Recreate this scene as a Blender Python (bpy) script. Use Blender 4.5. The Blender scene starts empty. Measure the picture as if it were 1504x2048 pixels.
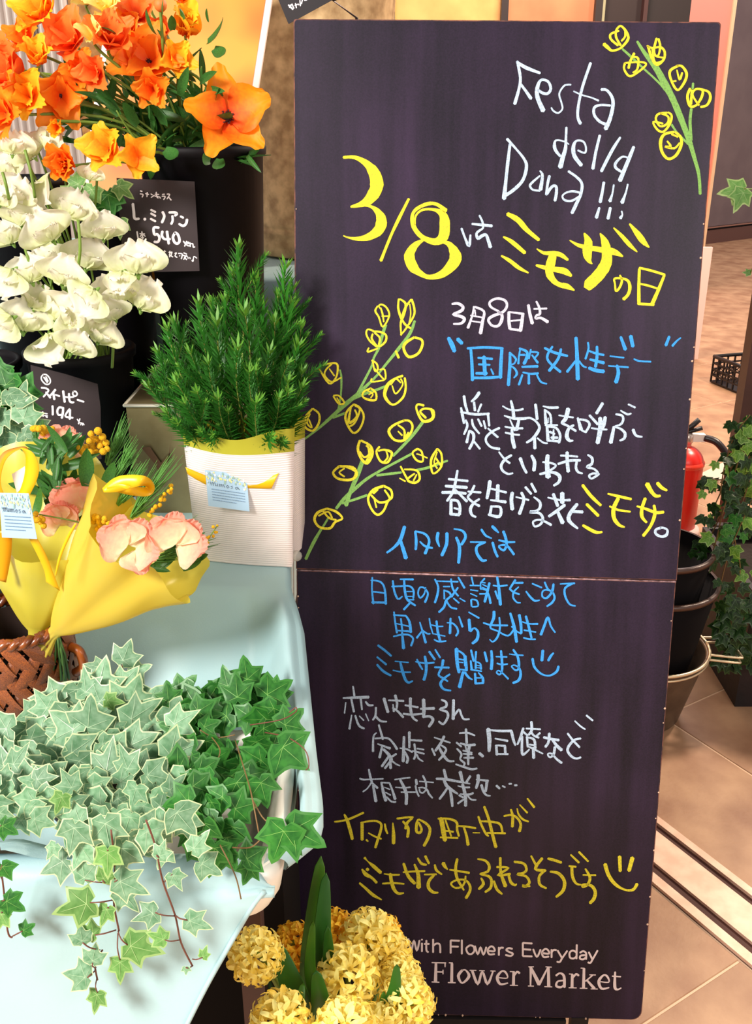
import bpy, math, random
import numpy as np
from mathutils import Vector, Matrix
SC=bpy.context.scene; COL=SC.collection
# ---------------------------------------------------------------- camera
PITCH=math.radians(23.0); FPX=1900.0
CAMP=Vector((0,0,1.42))
cam=bpy.data.cameras.new('camera'); camo=bpy.data.objects.new('camera',cam); COL.objects.link(camo)
camo.location=CAMP; camo.rotation_euler=(math.pi/2-PITCH,0,0)
cam.sensor_fit='VERTICAL'; cam.sensor_height=24.0; cam.lens=24.0*FPX/2048.0
cam.clip_start=.02; cam.clip_end=60; SC.camera=camo
# ---------------------------------------------------------------- world, lamps, exposure
W=bpy.data.worlds.new('world'); SC.world=W; W.use_nodes=True
W.node_tree.nodes['Background'].inputs[0].default_value=(1.0,.91,.84,1)
W.node_tree.nodes['Background'].inputs[1].default_value=.50
def area(name,loc,target,size,power,col):
    l=bpy.data.lights.new(name,'AREA'); l.shape='DISK'; l.size=size; l.energy=power; l.color=col
    o=bpy.data.objects.new(name,l); COL.objects.link(o); o.location=loc
    o.rotation_euler=(Vector(target)-Vector(loc)).to_track_quat('-Z','Y').to_euler(); return o
area('front_lamp',(-1.9,-1.0,2.75),(-.2,1.0,.8),.9,146,(1,.95,.88))
area('hall_lamp',(2.6,3.4,3.2),(1.0,2.2,0),.35,135,(1,.80,.62))
area('side_fill',(1.5,-.7,1.9),(.3,1.1,.3),.9,20,(1,.92,.84))  # soft fill added to brighten the lower board and front floor
area('far_fill',(2.2,7.6,4.8),(2.6,8.4,0),2.5,260,(1,.86,.82))  # added fill for the far end of the passage
area('shop_fill',(.9,4.9,3.3),(.7,6.2,2.1),.8,78,(1,.84,.66))  # added fill to brighten the shop panels above the board
SC.view_settings.view_transform='Standard'; SC.view_settings.look='None'
SC.view_settings.exposure=0.25; SC.view_settings.gamma=1; SC.view_settings.use_curve_mapping=False
# ---------------------------------------------------------------- helpers
CP,SP=math.cos(PITCH),math.sin(PITCH)
def ray(u,v):
    x=(u-752)/FPX; y=(1024-v)/FPX
    return Vector((x, CP+y*SP, -SP+y*CP))
def P(u,v,Y):
    r=ray(u,v); return CAMP+r*(Y/r.y)
def G(u,v,z=0.0):
    r=ray(u,v); return CAMP+r*((z-CAMP.z)/r.z)
def px(Y,z=1.0):                      # metres per photo pixel at that place
    return (Y*CP+(CAMP.z-z)*SP)/FPX
def lin(c):
    return tuple(((x/255)/12.92 if x/255<=.04045 else ((x/255+.055)/1.055)**2.4) for x in c)
MATS={}
def mat(name,rgb,rough=.6,metal=0,noise=0,nscale=20,rgb2=None,bump=0,bscale=60,trans=0,spec=.5,rand=0,emit=0,alpha=1,detail=3):
    if name in MATS: return MATS[name]
    m=bpy.data.materials.new(name); m.use_nodes=True; nt=m.node_tree; N=nt.nodes; L=nt.links
    b=N['Principled BSDF']; c=lin(rgb)
    b.inputs['Roughness'].default_value=rough; b.inputs['Metallic'].default_value=metal
    b.inputs['Specular IOR Level'].default_value=spec
    b.inputs['Base Color'].default_value=(*c,1); src=None
    tc=N.new('ShaderNodeTexCoord')
    if rgb2 is not None:
        nz=N.new('ShaderNodeTexNoise'); nz.inputs['Scale'].default_value=nscale; nz.inputs['Detail'].default_value=detail
        L.new(tc.outputs['Object'],nz.inputs['Vector'])
        mr=N.new('ShaderNodeMapRange'); mr.inputs['From Min'].default_value=.35; mr.inputs['From Max'].default_value=.65
        L.new(nz.outputs['Fac'],mr.inputs['Value'])
        mx=N.new('ShaderNodeMix'); mx.data_type='RGBA'; mx.inputs['A'].default_value=(*c,1); mx.inputs['B'].default_value=(*lin(rgb2),1)
        L.new(mr.outputs['Result'],mx.inputs['Factor']); src=mx.outputs['Result']
    if rand:
        oi=N.new('ShaderNodeObjectInfo'); hs=N.new('ShaderNodeHueSaturation')
        a=N.new('ShaderNodeMapRange'); a.inputs['To Min'].default_value=1-rand; a.inputs['To Max'].default_value=1+rand
        L.new(oi.outputs['Random'],a.inputs['Value']); L.new(a.outputs['Result'],hs.inputs['Value'])
        if src is not None: L.new(src,hs.inputs['Color'])
        else: hs.inputs['Color'].default_value=(*c,1)
        src=hs.outputs['Color']
    if src is not None: L.new(src,b.inputs['Base Color'])
    if bump:
        nb=N.new('ShaderNodeTexNoise'); nb.inputs['Scale'].default_value=bscale; nb.inputs['Detail'].default_value=4
        L.new(tc.outputs['Object'],nb.inputs['Vector'])
        bp=N.new('ShaderNodeBump'); bp.inputs['Strength'].default_value=bump; bp.inputs['Distance'].default_value=.004
        L.new(nb.outputs['Fac'],bp.inputs['Height']); L.new(bp.outputs['Normal'],b.inputs['Normal'])
    if emit:
        b.inputs['Emission Color'].default_value=(*c,1); b.inputs['Emission Strength'].default_value=emit
    out=N['Material Output']
    if trans:
        t=N.new('ShaderNodeBsdfTranslucent'); t.inputs['Color'].default_value=(*c,1)
        if src is not None: L.new(src,t.inputs['Color'])
        ms=N.new('ShaderNodeMixShader'); ms.inputs[0].default_value=trans
        L.new(b.outputs[0],ms.inputs[1]); L.new(t.outputs[0],ms.inputs[2]); L.new(ms.outputs[0],out.inputs[0])
    if alpha<1:
        tr=N.new('ShaderNodeBsdfTransparent'); tr.inputs['Color'].default_value=(*c,1)
        ms2=N.new('ShaderNodeMixShader'); ms2.inputs[0].default_value=alpha
        L.new(tr.outputs[0],ms2.inputs[1]); L.new(out.inputs[0].links[0].from_socket,ms2.inputs[2]); L.new(ms2.outputs[0],out.inputs[0])
    MATS[name]=m; return m
class MB:
    def __init__(s): s.v=[]; s.f=[]; s.mi=[]; s.uv=None
    def add(s,v,f,mi=0):
        n=len(s.v); s.v+= [tuple(p) for p in v]; s.f+=[tuple(i+n for i in q) for q in f]; s.mi+=[mi]*len(f); return s
    def grid(s,pts,mi=0,closeu=False):            # pts[row][col]
        R=len(pts);C_=len(pts[0]); f=[]
        for i in range(R-1):
            for j in range(C_ if closeu else C_-1):
                k=(j+1)%C_; f.append((i*C_+j,i*C_+k,(i+1)*C_+k,(i+1)*C_+j))
        return s.add([p for r in pts for p in r],f,mi)
    def box(s,c,h,rot=0,mi=0):
        cx,cy,cz=c;hx,hy,hz=h; ca,sa=math.cos(rot),math.sin(rot); v=[]
        for z in (-hz,hz):
            for (x,y) in ((-hx,-hy),(hx,-hy),(hx,hy),(-hx,hy)): v.append((cx+x*ca-y*sa,cy+x*sa+y*ca,cz+z))
        return s.add(v,[(3,2,1,0),(4,5,6,7),(0,1,5,4),(1,2,6,5),(2,3,7,6),(3,0,4,7)],mi)
    def lathe(s,prof,c=(0,0,0),n=40,mi=0,cap0=False,cap1=False):
        pts=[[(c[0]+r*math.cos(2*math.pi*j/n),c[1]+r*math.sin(2*math.pi*j/n),c[2]+z) for j in range(n)] for r,z in prof]
        b=len(s.v); s.grid(pts,mi,True)
        if cap0: s.f.append(tuple(b+j for j in range(n))[::-1]); s.mi.append(mi)
        if cap1: s.f.append(tuple(b+(len(prof)-1)*n+j for j in range(n))); s.mi.append(mi)
        return s
    def tube(s,pts,r,n=6,mi=0,caps=True):
        pts=[Vector(p) for p in pts]; rs=r if isinstance(r,(list,tuple)) else [r]*len(pts); rows=[]
        up=None
        for i,p in enumerate(pts):
            d=(pts[min(i+1,len(pts)-1)]-pts[max(i-1,0)]).normalized()
            if up is None: up=d.orthogonal().normalized()
            up=(up-d*up.dot(d)); up= up.normalized() if up.length>1e-6 else d.orthogonal().normalized()
            w=d.cross(up)
            rows.append([p+(up*math.cos(2*math.pi*j/n)+w*math.sin(2*math.pi*j/n))*rs[i] for j in range(n)])
        b=len(s.v); s.grid(rows,mi,True)
        if caps:
            s.f.append(tuple(b+j for j in range(n))[::-1]); s.f.append(tuple(b+(len(rows)-1)*n+j for j in range(n))); s.mi+=[mi,mi]
        return s
    def ball(s,c,r,n=8,m=5,mi=0):
        rows=[[(c[0]+r*math.sin(math.pi*i/m)*math.cos(2*math.pi*j/n),c[1]+r*math.sin(math.pi*i/m)*math.sin(2*math.pi*j/n),c[2]+r*math.cos(math.pi*i/m)) for j in range(n)] for i in range(m+1)]
        return s.grid(rows,mi,True)
    def mesh(s,name,mats,smooth=True,origin=None):
        me=bpy.data.meshes.new(name); v=s.v
        if origin is not None: v=[(p[0]-origin[0],p[1]-origin[1],p[2]-origin[2]) for p in v]
        me.from_pydata(v,[],s.f)
        for m in (mats if isinstance(mats,(list,tuple)) else [mats]): me.materials.append(m)
        me.polygons.foreach_set('material_index',s.mi)
        if smooth: me.polygons.foreach_set('use_smooth',[True]*len(me.polygons))
        me.validate(); me.update(); return me
def link(name,me,parent=None,M=None):
    o=bpy.data.objects.new(name,me); COL.objects.link(o)
    if parent is not None: o.parent=parent
    if M is not None: o.matrix_basis=M
    return o
def origin_of(o):
    v=Vector((0,0,0))
    while o is not None: v+=o.location; o=o.parent
    return v
def part(name,mb,mats,parent,smooth=True,label=None,kind=None):
    """mb is in world coordinates; parents carry translations only"""
    o=link(name,mb.mesh(name,mats,smooth,origin_of(parent)),parent)
    if label: o['label']=label
    if kind: o['kind']=kind
    return o
def thing(name,label,cat,loc,group=None):
    o=bpy.data.objects.new(name,None); COL.objects.link(o); o.location=loc; o.empty_display_size=.02
    o['label']=label; o['category']=cat
    if group: o['group']=group
    return o
def solo(name,mb,mats,label,cat,group=None,smooth=True,kind=None,origin=None):
    if origin is None:
        a=np.array(mb.v); origin=Vector(((a[:,0].min()+a[:,0].max())/2,(a[:,1].min()+a[:,1].max())/2,a[:,2].min()))
    o=link(name,mb.mesh(name,mats,smooth,origin)); o.location=origin
    o['label']=label; o['category']=cat
    if group: o['group']=group
    if kind: o['kind']=kind
    return o
def struct(name,mb,mats,smooth=False):
    o=link(name,mb.mesh(name,mats,smooth)); o['kind']='structure'; return o
def frame(loc,n,up=Vector((0,0,1)),s=1.0,parent=None,roll=0):
    """matrix with local +Z along n, +Y towards up"""
    n=Vector(n).normalized(); x=Vector(up).cross(n)
    if x.length<1e-4: x=Vector((1,0,0)).cross(n)
    x.normalize(); y=n.cross(x)
    if roll:
        x,y=x*math.cos(roll)+y*math.sin(roll), y*math.cos(roll)-x*math.sin(roll)
    if parent is not None: loc=Vector(loc)-origin_of(parent)
    sv=s if isinstance(s,(tuple,list)) else (s,s,s)
    return Matrix(((x.x*sv[0],y.x*sv[1],n.x*sv[2],loc[0]),(x.y*sv[0],y.y*sv[1],n.y*sv[2],loc[1]),(x.z*sv[0],y.z*sv[1],n.z*sv[2],loc[2]),(0,0,0,1)))
def spline(pts,k=6):
    pts=[Vector(p) for p in pts]; out=[]
    for i in range(len(pts)-1):
        a=pts[max(i-1,0)];b=pts[i];c=pts[i+1];d=pts[min(i+2,len(pts)-1)]
        for j in range(k):
            t=j/k; out.append(.5*((2*b)+(c-a)*t+(2*a-5*b+4*c-d)*t*t+(3*b-a-3*c+d)*t**3))
    out.append(pts[-1]); return out
RND=random.Random(7)
U=RND.uniform
# ---------------------------------------------------------------- floor, track, walls
ga=Vector((math.cos(math.radians(32)),math.sin(math.radians(32)),0)); gb=Vector((math.sin(math.radians(32)),-math.cos(math.radians(32)),0))
M_floor=mat('tile_stone',(186,146,112),.55,rgb2=(150,108,80),nscale=7,bump=.12,bscale=130,rand=.07,detail=6)
M_joint=mat('tile_joint',(226,192,160),.9)
mb=MB(); mb.box((1,5,-.0415),(9,9,.04)); floor=struct('floor',mb,M_joint); 
TP=.6
def tile_mesh(w,h,t=.0100,gap=.004):
    m=MB(); x,y=w/2-gap/2,h/2-gap/2; b=.0015
    V=[(-x,-y,0),(x,-y,0),(x,y,0),(-x,y,0),(-x,-y,t-b),(x,-y,t-b),(x,y,t-b),(-x,y,t-b),(-x+b,-y+b,t),(x-b,-y+b,t),(x-b,y-b,t),(-x+b,y-b,t)]
    F=[(0,1,5,4),(1,2,6,5),(2,3,7,6),(3,0,4,7),(4,5,9,8),(5,6,10,9),(6,7,11,10),(7,4,8,11),(8,9,10,11)]
    m.add(V,F); return m.mesh('tile',M_floor,False)
cols=[(1.39,1.685)]+[(1.685+TP*i,1.685+TP*(i+1)) for i in range(15)]+[(1.231-TP*(i+1),1.231-TP*i) for i in range(4)]
cache={}
for (a0,a1) in cols:
    for k in range(-26,3):
        bc=-.725+TP*(k+.5); ac=(a0+a1)/2; c=ga*ac+gb*bc
        if not(-1.3<c.x<6.8 and .2<c.y<12.6): continue
        if c.y>2.5 and c.x<c.y*.22-.3: continue          # never in view: hidden behind the stall and the board
        key=round(a1-a0,3)
        if key not in cache: cache[key]=tile_mesh(a1-a0,TP)
        o=link('tile',cache[key],floor); o.location=(c.x,c.y,-.0100); o.rotation_euler=(0,0,math.radians(32))
# sliding door track let into the floor
M_track=mat('track_metal',(232,196,172),.5,metal=.2,bump=.05,rgb2=(216,176,152),nscale=30)
M_groove=mat('track_groove',(70,30,20),.7)
tr=thing('door_track','pale metal sliding door track with two dark grooves crossing the floor right of the chalkboard','door track',(ga*1.3-gb*1.4))
def strip(a0,a1,z0,z1,b0=-9,b1=.6):
    m=MB(); c=ga*((a0+a1)/2)+gb*((b0+b1)/2); m.box((c.x,c.y,(z0+z1)/2),((a1-a0)/2,(b1-b0)/2,(z1-z0)/2),math.radians(32)); return m
part('base_strip',strip(1.233,1.388,-.003,-.0004),M_groove,tr,False)
part('rail',strip(1.234,1.255,-.0005,.007),M_track,tr,False)
part('rail',strip(1.278,1.352,-.0005,.006),M_track,tr,False)
part('rail',strip(1.371,1.388,-.0005,.007),M_track,tr,False)
# far wall on the right
M_gw=mat('grey_wall',(124,108,110),.8,rgb2=(116,100,103),nscale=4)
w0=Vector((3.764,11.168,0)); wd=Vector((.80,.60,0)); wn=Vector((.6,-.8,0))
def wallbox(s0,s1,z0,z1,th,off=0):
    m=MB(); c=w0+wd*((s0+s1)/2)-wn*(th/2-off); m.box((c.x,c.y,(z0+z1)/2),((s1-s0)/2,th/2,(z1-z0)/2),math.atan2(wd.y,wd.x)); return m
struct('wall_right',wallbox(-1.2,5,.19,4.5,.2),M_gw)
struct('baseboard_right',wallbox(-1.2,5,0,.15,.2,.01),mat('brown_base',(104,68,60),.6))
struct('trim_1',wallbox(-1.2,5,.15,.19,.2,-.02),mat('dark_gap',(16,8,10),.7))  # near-black strip set back between baseboard and wall
struct('trim_2',wallbox(-1.2,5,.172,.186,.2,.02),mat('steel_strip',(176,132,120),.35,metal=.6))
M_pink=mat('pink_column',(255,150,130),.5,emit=.35)
m=MB(); a=P(1380,0,8.2);b=P(1466,0,8.2); m.box(((a.x+b.x)/2,8.3,2.2),((b.x-a.x)/2,.1,2.2)); struct('wall_center',m,mat('salmon_panel',(255,158,140),.6))
m=MB(); m.box((b.x+.012,8.27,2.2),(.012,.1,2.2)); struct('trim_3',m,mat('pale_strip',(250,214,170),.5))
# shop front behind the chalkboard (its upper part shows over the board)
YS=6.0
def fx(u): return P(u,20,YS).x
M_pane=mat('warm_panel',(222,164,98),.35,rgb2=(206,146,84),nscale=6); M_pane2=mat('copper_panel',(190,122,84),.4,rgb2=(176,108,74),nscale=6)
M_dark=mat('dark_frame',(34,18,18),.5); M_steel=mat('door_steel',(158,150,120),.4,metal=.4)
def vbox(u0,u1,y,th,z0,z1): 
    m=MB(); m.box(((fx(u0)+fx(u1))/2,y,(z0+z1)/2),((fx(u1)-fx(u0))/2,th,(z1-z0)/2)); return m
struct('wall_back',vbox(-900,1382,6.4,.1,0,3.4),mat('stone_wall',(196,150,92),.85,rgb2=(140,98,60),nscale=14,detail=6,bump=.2))
wn1=link('window_1',vbox(790,1000,6.0,.02,.05,3.2).mesh('window_1',M_pane,False)); wn1['kind']='structure'
wn2=link('window_2',vbox(1014,1186,6.0,.02,.05,3.2).mesh('window_2',M_pane2,False)); wn2['kind']='structure'
for i,(u0,u1,m_) in enumerate([(774,779,M_dark),(779,789,M_steel),(1000,1014,M_dark),(1186,1200,M_dark),(1200,1205,M_steel)]):
    struct('trim_%d'%(4+i),vbox(u0,u1,5.98,.05,0,3.3),m_)
struct('door_1',vbox(1205,1283,6.05,.04,0,3.2),mat('dark_door',(34,14,14),.5))
struct('door_2',vbox(1291,1382,6.05,.04,0,3.2),mat('dark_door_b',(26,10,12),.5))
struct('trim_9',vbox(1283,1291,6.0,.05,0,3.3),mat('brown_post',(60,28,26),.5))
for i,(u0,u1) in enumerate([(688,695),(744,749),(758,768)]):
    struct('trim_%d'%(10+i),vbox(u0,u1,5.9,.04,0,3.3),mat('bronze_post',(84,52,40),.5))
# grey corrugated shutter at the upper left
sh=thing('roller_shutter','pale grey corrugated metal shutter behind the orange flowers at upper left','shutter',P(0,130,3.0)*1)
M_sh=mat('shutter_metal',(200,186,178),.45,metal=.2)
c0=P(-260,60,3.0).x; c1=P(150,60,3.0).x; pw=(P(36,60,3.0).x-P(20,60,3.0).x)
n=int((c1-c0)/pw); me=None
for i in range(n):
    x=c0+pw*i
    if me is None:
        m=MB(); pts=[[(pw*t, -.012*math.sin(math.pi*t)**.6 if 0<t<1 else 0, z) for t in [k/8 for k in range(9)]] for z in (0,2.6)]
        m.grid(pts); m.add([(0,.01,0),(pw,.01,0),(pw,.01,2.6),(0,.01,2.6)],[(0,1,2,3)]); me=m.mesh('slat',M_sh)
    o=link('slat',me,sh); o.location=Vector((x,3.0,.0))-sh.location
x=P(58,60,2.96).x
m=MB(); m.box((x,2.975,1.3),(.008,.012,1.3)); part('mullion',m,mat('mullion',(120,100,98),.5),sh,False)
# ---------------------------------------------------------------- things in the passage on the right
m=MB(); e=G(1396,719); a=e.x
m.box((a-.25,e.y+.015,.335),(.25,.012,.335)); m2=m
so=solo('leaning_panel',m,mat('white_panel',(244,206,196),.5),'narrow pale pink-white standing panel behind the chalkboard on the brown floor','panel',smooth=False)
# black lattice crate
cr=thing('plastic_crate','black open-lattice plastic crate on the brown floor at the right edge','crate',(2.05,5.2,0))
M_cr=mat('crate_black',(22,16,20),.45)
A=Vector((.957,.29,0)); B=Vector((.29,-.957,0)); C0=Vector((1.885,5.213,0)); LA,LB,H=.42,.34,.15
def side(p,d,L,nm='side_panel'):
    m=MB(); nrm=Vector((-d.y,d.x,0)); an=math.atan2(d.y,d.x)
    nb=max(3,int(L/.045))
    for i in range(nb+1):
        c=p+d*(L*i/nb); m.box((c.x,c.y,H/2),(.004,.004,H/2-.004),an)
    for z in (.008,.045,.08,.112): 
        c=p+d*(L/2); m.box((c.x,c.y,z),(L/2,.0035,.004),an)
    for z0,z1 in ((.045,.08),):
        for i in range(nb):
            a_=p+d*(L*i/nb)+Vector((0,0,z0)); b_=p+d*(L*(i+1)/nb)+Vector((0,0,z1)); m.tube([a_,b_],.003,4)
            a_=p+d*(L*i/nb)+Vector((0,0,z1)); b_=p+d*(L*(i+1)/nb)+Vector((0,0,z0)); m.tube([a_,b_],.003,4)
    part(nm,m,M_cr,cr,False)
side(C0,A,LA);side(C0,B,LB);side(C0+A*LA,B,LB);side(C0+B*LB,A,LA)
m=MB(); r=[C0,C0+A*LA,C0+A*LA+B*LB,C0+B*LB,C0]; m.tube([p+Vector((0,0,H)) for p in r],.011,6); part('rim',m,M_cr,cr)
m=MB(); c=C0+A*LA/2+B*LB/2; m.box((c.x,c.y,.006),(LA/2,LB/2,.003),math.atan2(A.y,A.x)); part('base',m,M_cr,cr,False)
# fire extinguisher
fe=thing('fire_extinguisher','red fire extinguisher with black hose standing behind the stacked pots','extinguisher',(1.085,3.16,0))
fx0,fy0=1.088,3.16; M_red=mat('extinguisher_red',(226,34,22),.32,spec=.6)
m=MB(); prof=[(.001,.012),(.062,.012),(.068,.02)]+[(.068,.27)]+[(.068*math.cos(math.radians(a)),.27+.062*math.sin(math.radians(a))) for a in range(12,84,12)]+[(.016,.335)]
m.lathe(prof,(fx0,fy0,0),40); part('cylinder',m,M_red,fe)
m=MB(); m.lathe([(.0685,.262),(.0715,.266),(.0715,.276),(.0665,.282)],(fx0,fy0,0),40); part('shoulder_band',m,mat('red_band',(238,62,40),.35),fe)
m=MB(); m.lathe([(.001,0),(.08,0),(.086,.008),(.083,.022),(.07,.03),(.062,.03)],(fx0,fy0,0),36); part('base_ring',m,mat('base_ring',(214,186,176),.5),fe,label='pale plastic base ring')
m=MB(); m.lathe([(.017,.33),(.019,.345),(.022,.347),(.022,.372),(.014,.38),(.001,.38)],(fx0,fy0,0),20); part('valve',m,mat('valve_metal',(220,200,190),.3,metal=.7),fe)
m=MB(); m.box((fx0+.035,fy0,.362),(.026,.012,.013)); part('hose_coupling',m,mat('white_coupling',(244,232,222),.4),fe,False)
m=MB(); m.tube([(fx0-.02,fy0,.385),(fx0+.005,fy0-.005,.40),(fx0+.03,fy0-.01,.43)],.010,8); part('carrying_lever',m,mat('lever_black',(26,20,22),.4),fe)
m=MB(); m.tube([(fx0-.02,fy0,.375),(fx0+.045,fy0-.01,.40)],.008,8); part('squeeze_lever',m,mat('lever_black',(26,20,22),.4),fe)
hp=spline([(fx0+.06,fy0-.005,.362),(fx0+.10,fy0-.03,.35),(fx0+.14,fy0-.06,.29),(fx0+.145,fy0-.08,.21),(fx0+.125,fy0-.09,.13),(fx0+.10,fy0-.09,.05)],6)
m=MB(); m.tube(hp,.0125,10); part('hose',m,mat('hose_black',(40,28,30),.35),fe)
m=MB(); m.tube([(fx0+.10,fy0-.09,.052),(fx0+.093,fy0-.09,.025)],.016,10); part('nozzle',m,mat('nozzle_red',(120,24,26),.5),fe)
# pots stacked beside the board
PX,PY=.668,2.04
pt=thing('galvanised_tub','galvanised metal tub with wire handles under the black pots','tub',(PX,PY,0))
M_zinc=mat('zinc',(120,104,88),.4,metal=.6,rgb2=(96,82,70),nscale=22); M_pot=mat('black_pot',(8,5,7),.75,spec=.12)
m=MB(); m.lathe([(.001,.002),(.098,.002),(.102,.008),(.146,.195),(.149,.2),(.145,.2),(.141,.196),(.098,.014),(.001,.012)],(PX,PY,0),64); part('body',m,M_zinc,pt)
m=MB(); m.tube([(PX+.1515*math.cos(t*math.tau/64),PY+.1515*math.sin(t*math.tau/64),.2) for t in range(65)],.0042,8); part('rim_wire',m,mat('bright_zinc',(226,206,172),.35,metal=.7),pt)
m=MB(); m.tube([(PX+.150*math.cos(t*math.tau/64),PY+.150*math.sin(t*math.tau/64),.186) for t in range(65)],.003,8); part('rim_wire',m,mat('bright_zinc',(226,206,172),.35,metal=.7),pt)
for zz,dx in ((.196,.06),(.182,.057)):
    m=MB(); m.tube(spline([(PX+.143,PY+.035,zz),(PX+.16,PY+.036,zz),(PX+.15+dx*.8,PY+.034,zz),(PX+.155+dx,PY+.022,zz),(PX+.16+dx,PY-.05,zz),(PX+.15+dx,PY-.06,zz),(PX+.138,PY-.045,zz)],5),.003,8)
    part('handle',m,mat('bright_zinc',(226,206,172),.35,metal=.7),pt)
M_prim=mat('pot_rim',(74,48,38),.35)
def nest_pot(name,label,z0,z1,r0,r1):
    t=thing(name,label,'plant pot',(PX,PY,z0),'black pots nested in the metal tub')
    m=MB(); m.lathe([(.001,0),(r0,0),(r0+.003,.004),(r1-.003,z1-z0-.006),(r1-.006,z1-z0-.004),(r0-.004,.01),(.001,.008)],(PX,PY,z0),56); part('body',m,M_pot,t)
    m=MB(); m.lathe([(r1-.007,z1-z0-.012),(r1+.002,z1-z0-.012),(r1+.004,z1-z0-.003),(r1,z1-z0),(r1-.006,z1-z0)],(PX,PY,z0),56); part('rim',m,M_prim,t)
nest_pot('plant_pot','wider black pot with bronze rim nested in the metal tub',.022,.385,.082,.150)
nest_pot('plant_pot','smaller black pot at the top of the nested stack',.105,.468,.072,.128)
# pebbles and mesh by the planter
pb=thing('pebble_bed','bed of pale pebbles on the floor between the pots and the dark planter','pebbles',(.95,2.55,0))
M_peb=mat('pebble',(236,196,140),.6,rand=.15)
pms=[]
for k in range(4):
    m=MB(); m.ball((0,0,0),1,8,5); me=m.mesh('pebble',M_peb)
    for v in me.vertices: v.co.x*=U(.9,1.3); v.co.z*=.6; v.co+=Vector((U(-.08,.08),U(-.08,.08),U(-.08,.08)))
    pms.append(me)
for k in range(150):
    u=U(1378,1450); v=U(1090,1300) if k%4 else U(1190,1290); g=G(u,v); 
    if (g-Vector((PX,PY,0))).length<.17: continue
    r=U(.009,.02); o=link('pebble',pms[k%4],pb); o.location=g+Vector((0,0,r*.55))-pb.location; o.scale=(r,r,r); o.rotation_euler=(0,0,U(0,6))
M_wire=mat('wire_dark',(40,18,16),.5)
ms=thing('wire_mesh_stand','dark expanded metal mesh stand beside the trailing ivy at right','stand',(1.17,2.9,0))
m=MB(); x0,x1,z0,z1=1.06,1.5,.04,.20; yy=2.72
n=20; q=6
for i in range(n):
    for j in range(q):
        cx=x0+(x1-x0)*(i+(.5 if j%2 else 0))/n; cz=z0+(z1-z0)*j/q; hx=(x1-x0)/n/2; hz=(z1-z0)/q
        for a_,b_ in (((cx-hx,cz),(cx,cz+hz)),((cx+hx,cz),(cx,cz+hz))): m.tube([(a_[0],yy,a_[1]),(b_[0],yy,b_[1])],.0028,4,caps=False)
part('mesh_panel',m,M_wire,ms,kind='stuff')
for x in (x0-.008,x1): 
    m=MB(); m.box((x,yy,.115),(.010,.010,.115)); part('leg',m,M_dark,ms,False)
m=MB(); m.box(((x0+x1)/2,yy,.215),(.22,.012,.010)); part('top_rail',m,M_dark,ms,False)
m=MB(); m.box(((x0+x1)/2,yy,.03),(.22,.012,.008)); part('bottom_rail',m,M_dark,ms,False)
# white floor bar seen under the hose
e0=G(1392,962);e1=G(1436,940); m=MB(); c=(e0+e1)/2; m.box((c.x+.1,c.y+.05,.008),(.16,.045,.008),math.atan2((e1-e0).y,(e1-e0).x))
solo('floor_plate',m,mat('plate_pale',(214,190,172),.5),'pale metal plate on the floor behind the red extinguisher','plate',smooth=False)
# dark post at the right edge
m=MB(); e=P(1480,860,2.95); m.box((e.x+.03,2.98,.7),(.036,.03,.7)); post=thing('display_post','dark brown square post rising behind the trailing ivy at right','post',(e.x+.03,2.98,0))
part('shaft',m,mat('post_brown',(78,46,40),.5,rgb2=(62,36,32),nscale=10),post,False)
m=MB(); m.box((e.x+.03,2.98,.006),(.07,.06,.006)); part('base_plate',m,M_dark,post,False)
# big dark planter in front right
dp=thing('square_planter','large black square planter on the floor at the right edge','planter',(1.14,2.26,0))
x0,x1,y0,y1,H=.925,1.36,2.06,2.46,.33
M_pl=mat('planter_black',(16,10,14),.6,bump=.3,bscale=40,rgb2=(30,16,18),nscale=16)
m=MB(); T=.014
m.box(((x0+x1)/2,y0+T/2,H/2),((x1-x0)/2,T/2,H/2)); part('front_wall',m,M_pl,dp,False)
m=MB(); m.box(((x0+x1)/2,y1-T/2,H/2),((x1-x0)/2,T/2,H/2)); part('back_wall',m,M_pl,dp,False)
for x in (x0+T/2,x1-T/2):
    m=MB(); m.box((x,(y0+y1)/2,H/2),(T/2,(y1-y0)/2-T,H/2)); part('side_wall',m,M_pl,dp,False)
m=MB(); m.box(((x0+x1)/2,(y0+y1)/2,H*.44),((x1-x0)/2-T,(y1-y0)/2-T,H*.44)); part('soil',m,mat('soil',(34,20,14),.95,bump=.6,bscale=70),dp,False)
rp_=thing('round_pot','round dark grey pot half hidden by ivy at the right edge','plant pot',(1.19,2.20,.30))
m=MB(); m.lathe([(.001,0),(.085,0),(.10,.02),(.118,.10),(.122,.19),(.126,.2),(.118,.2),(.11,.1),(.09,.02),(.001,.015)],(1.19,2.20,.30),48); part('body',m,mat('grey_pot',(92,72,64),.5,rgb2=(60,44,42),nscale=12),rp_)
m=MB(); m.lathe([(.001,.165),(.112,.165)],(1.19,2.20,.30),40); part('soil',m,mat('soil',(34,20,14),.95),rp_)
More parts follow.
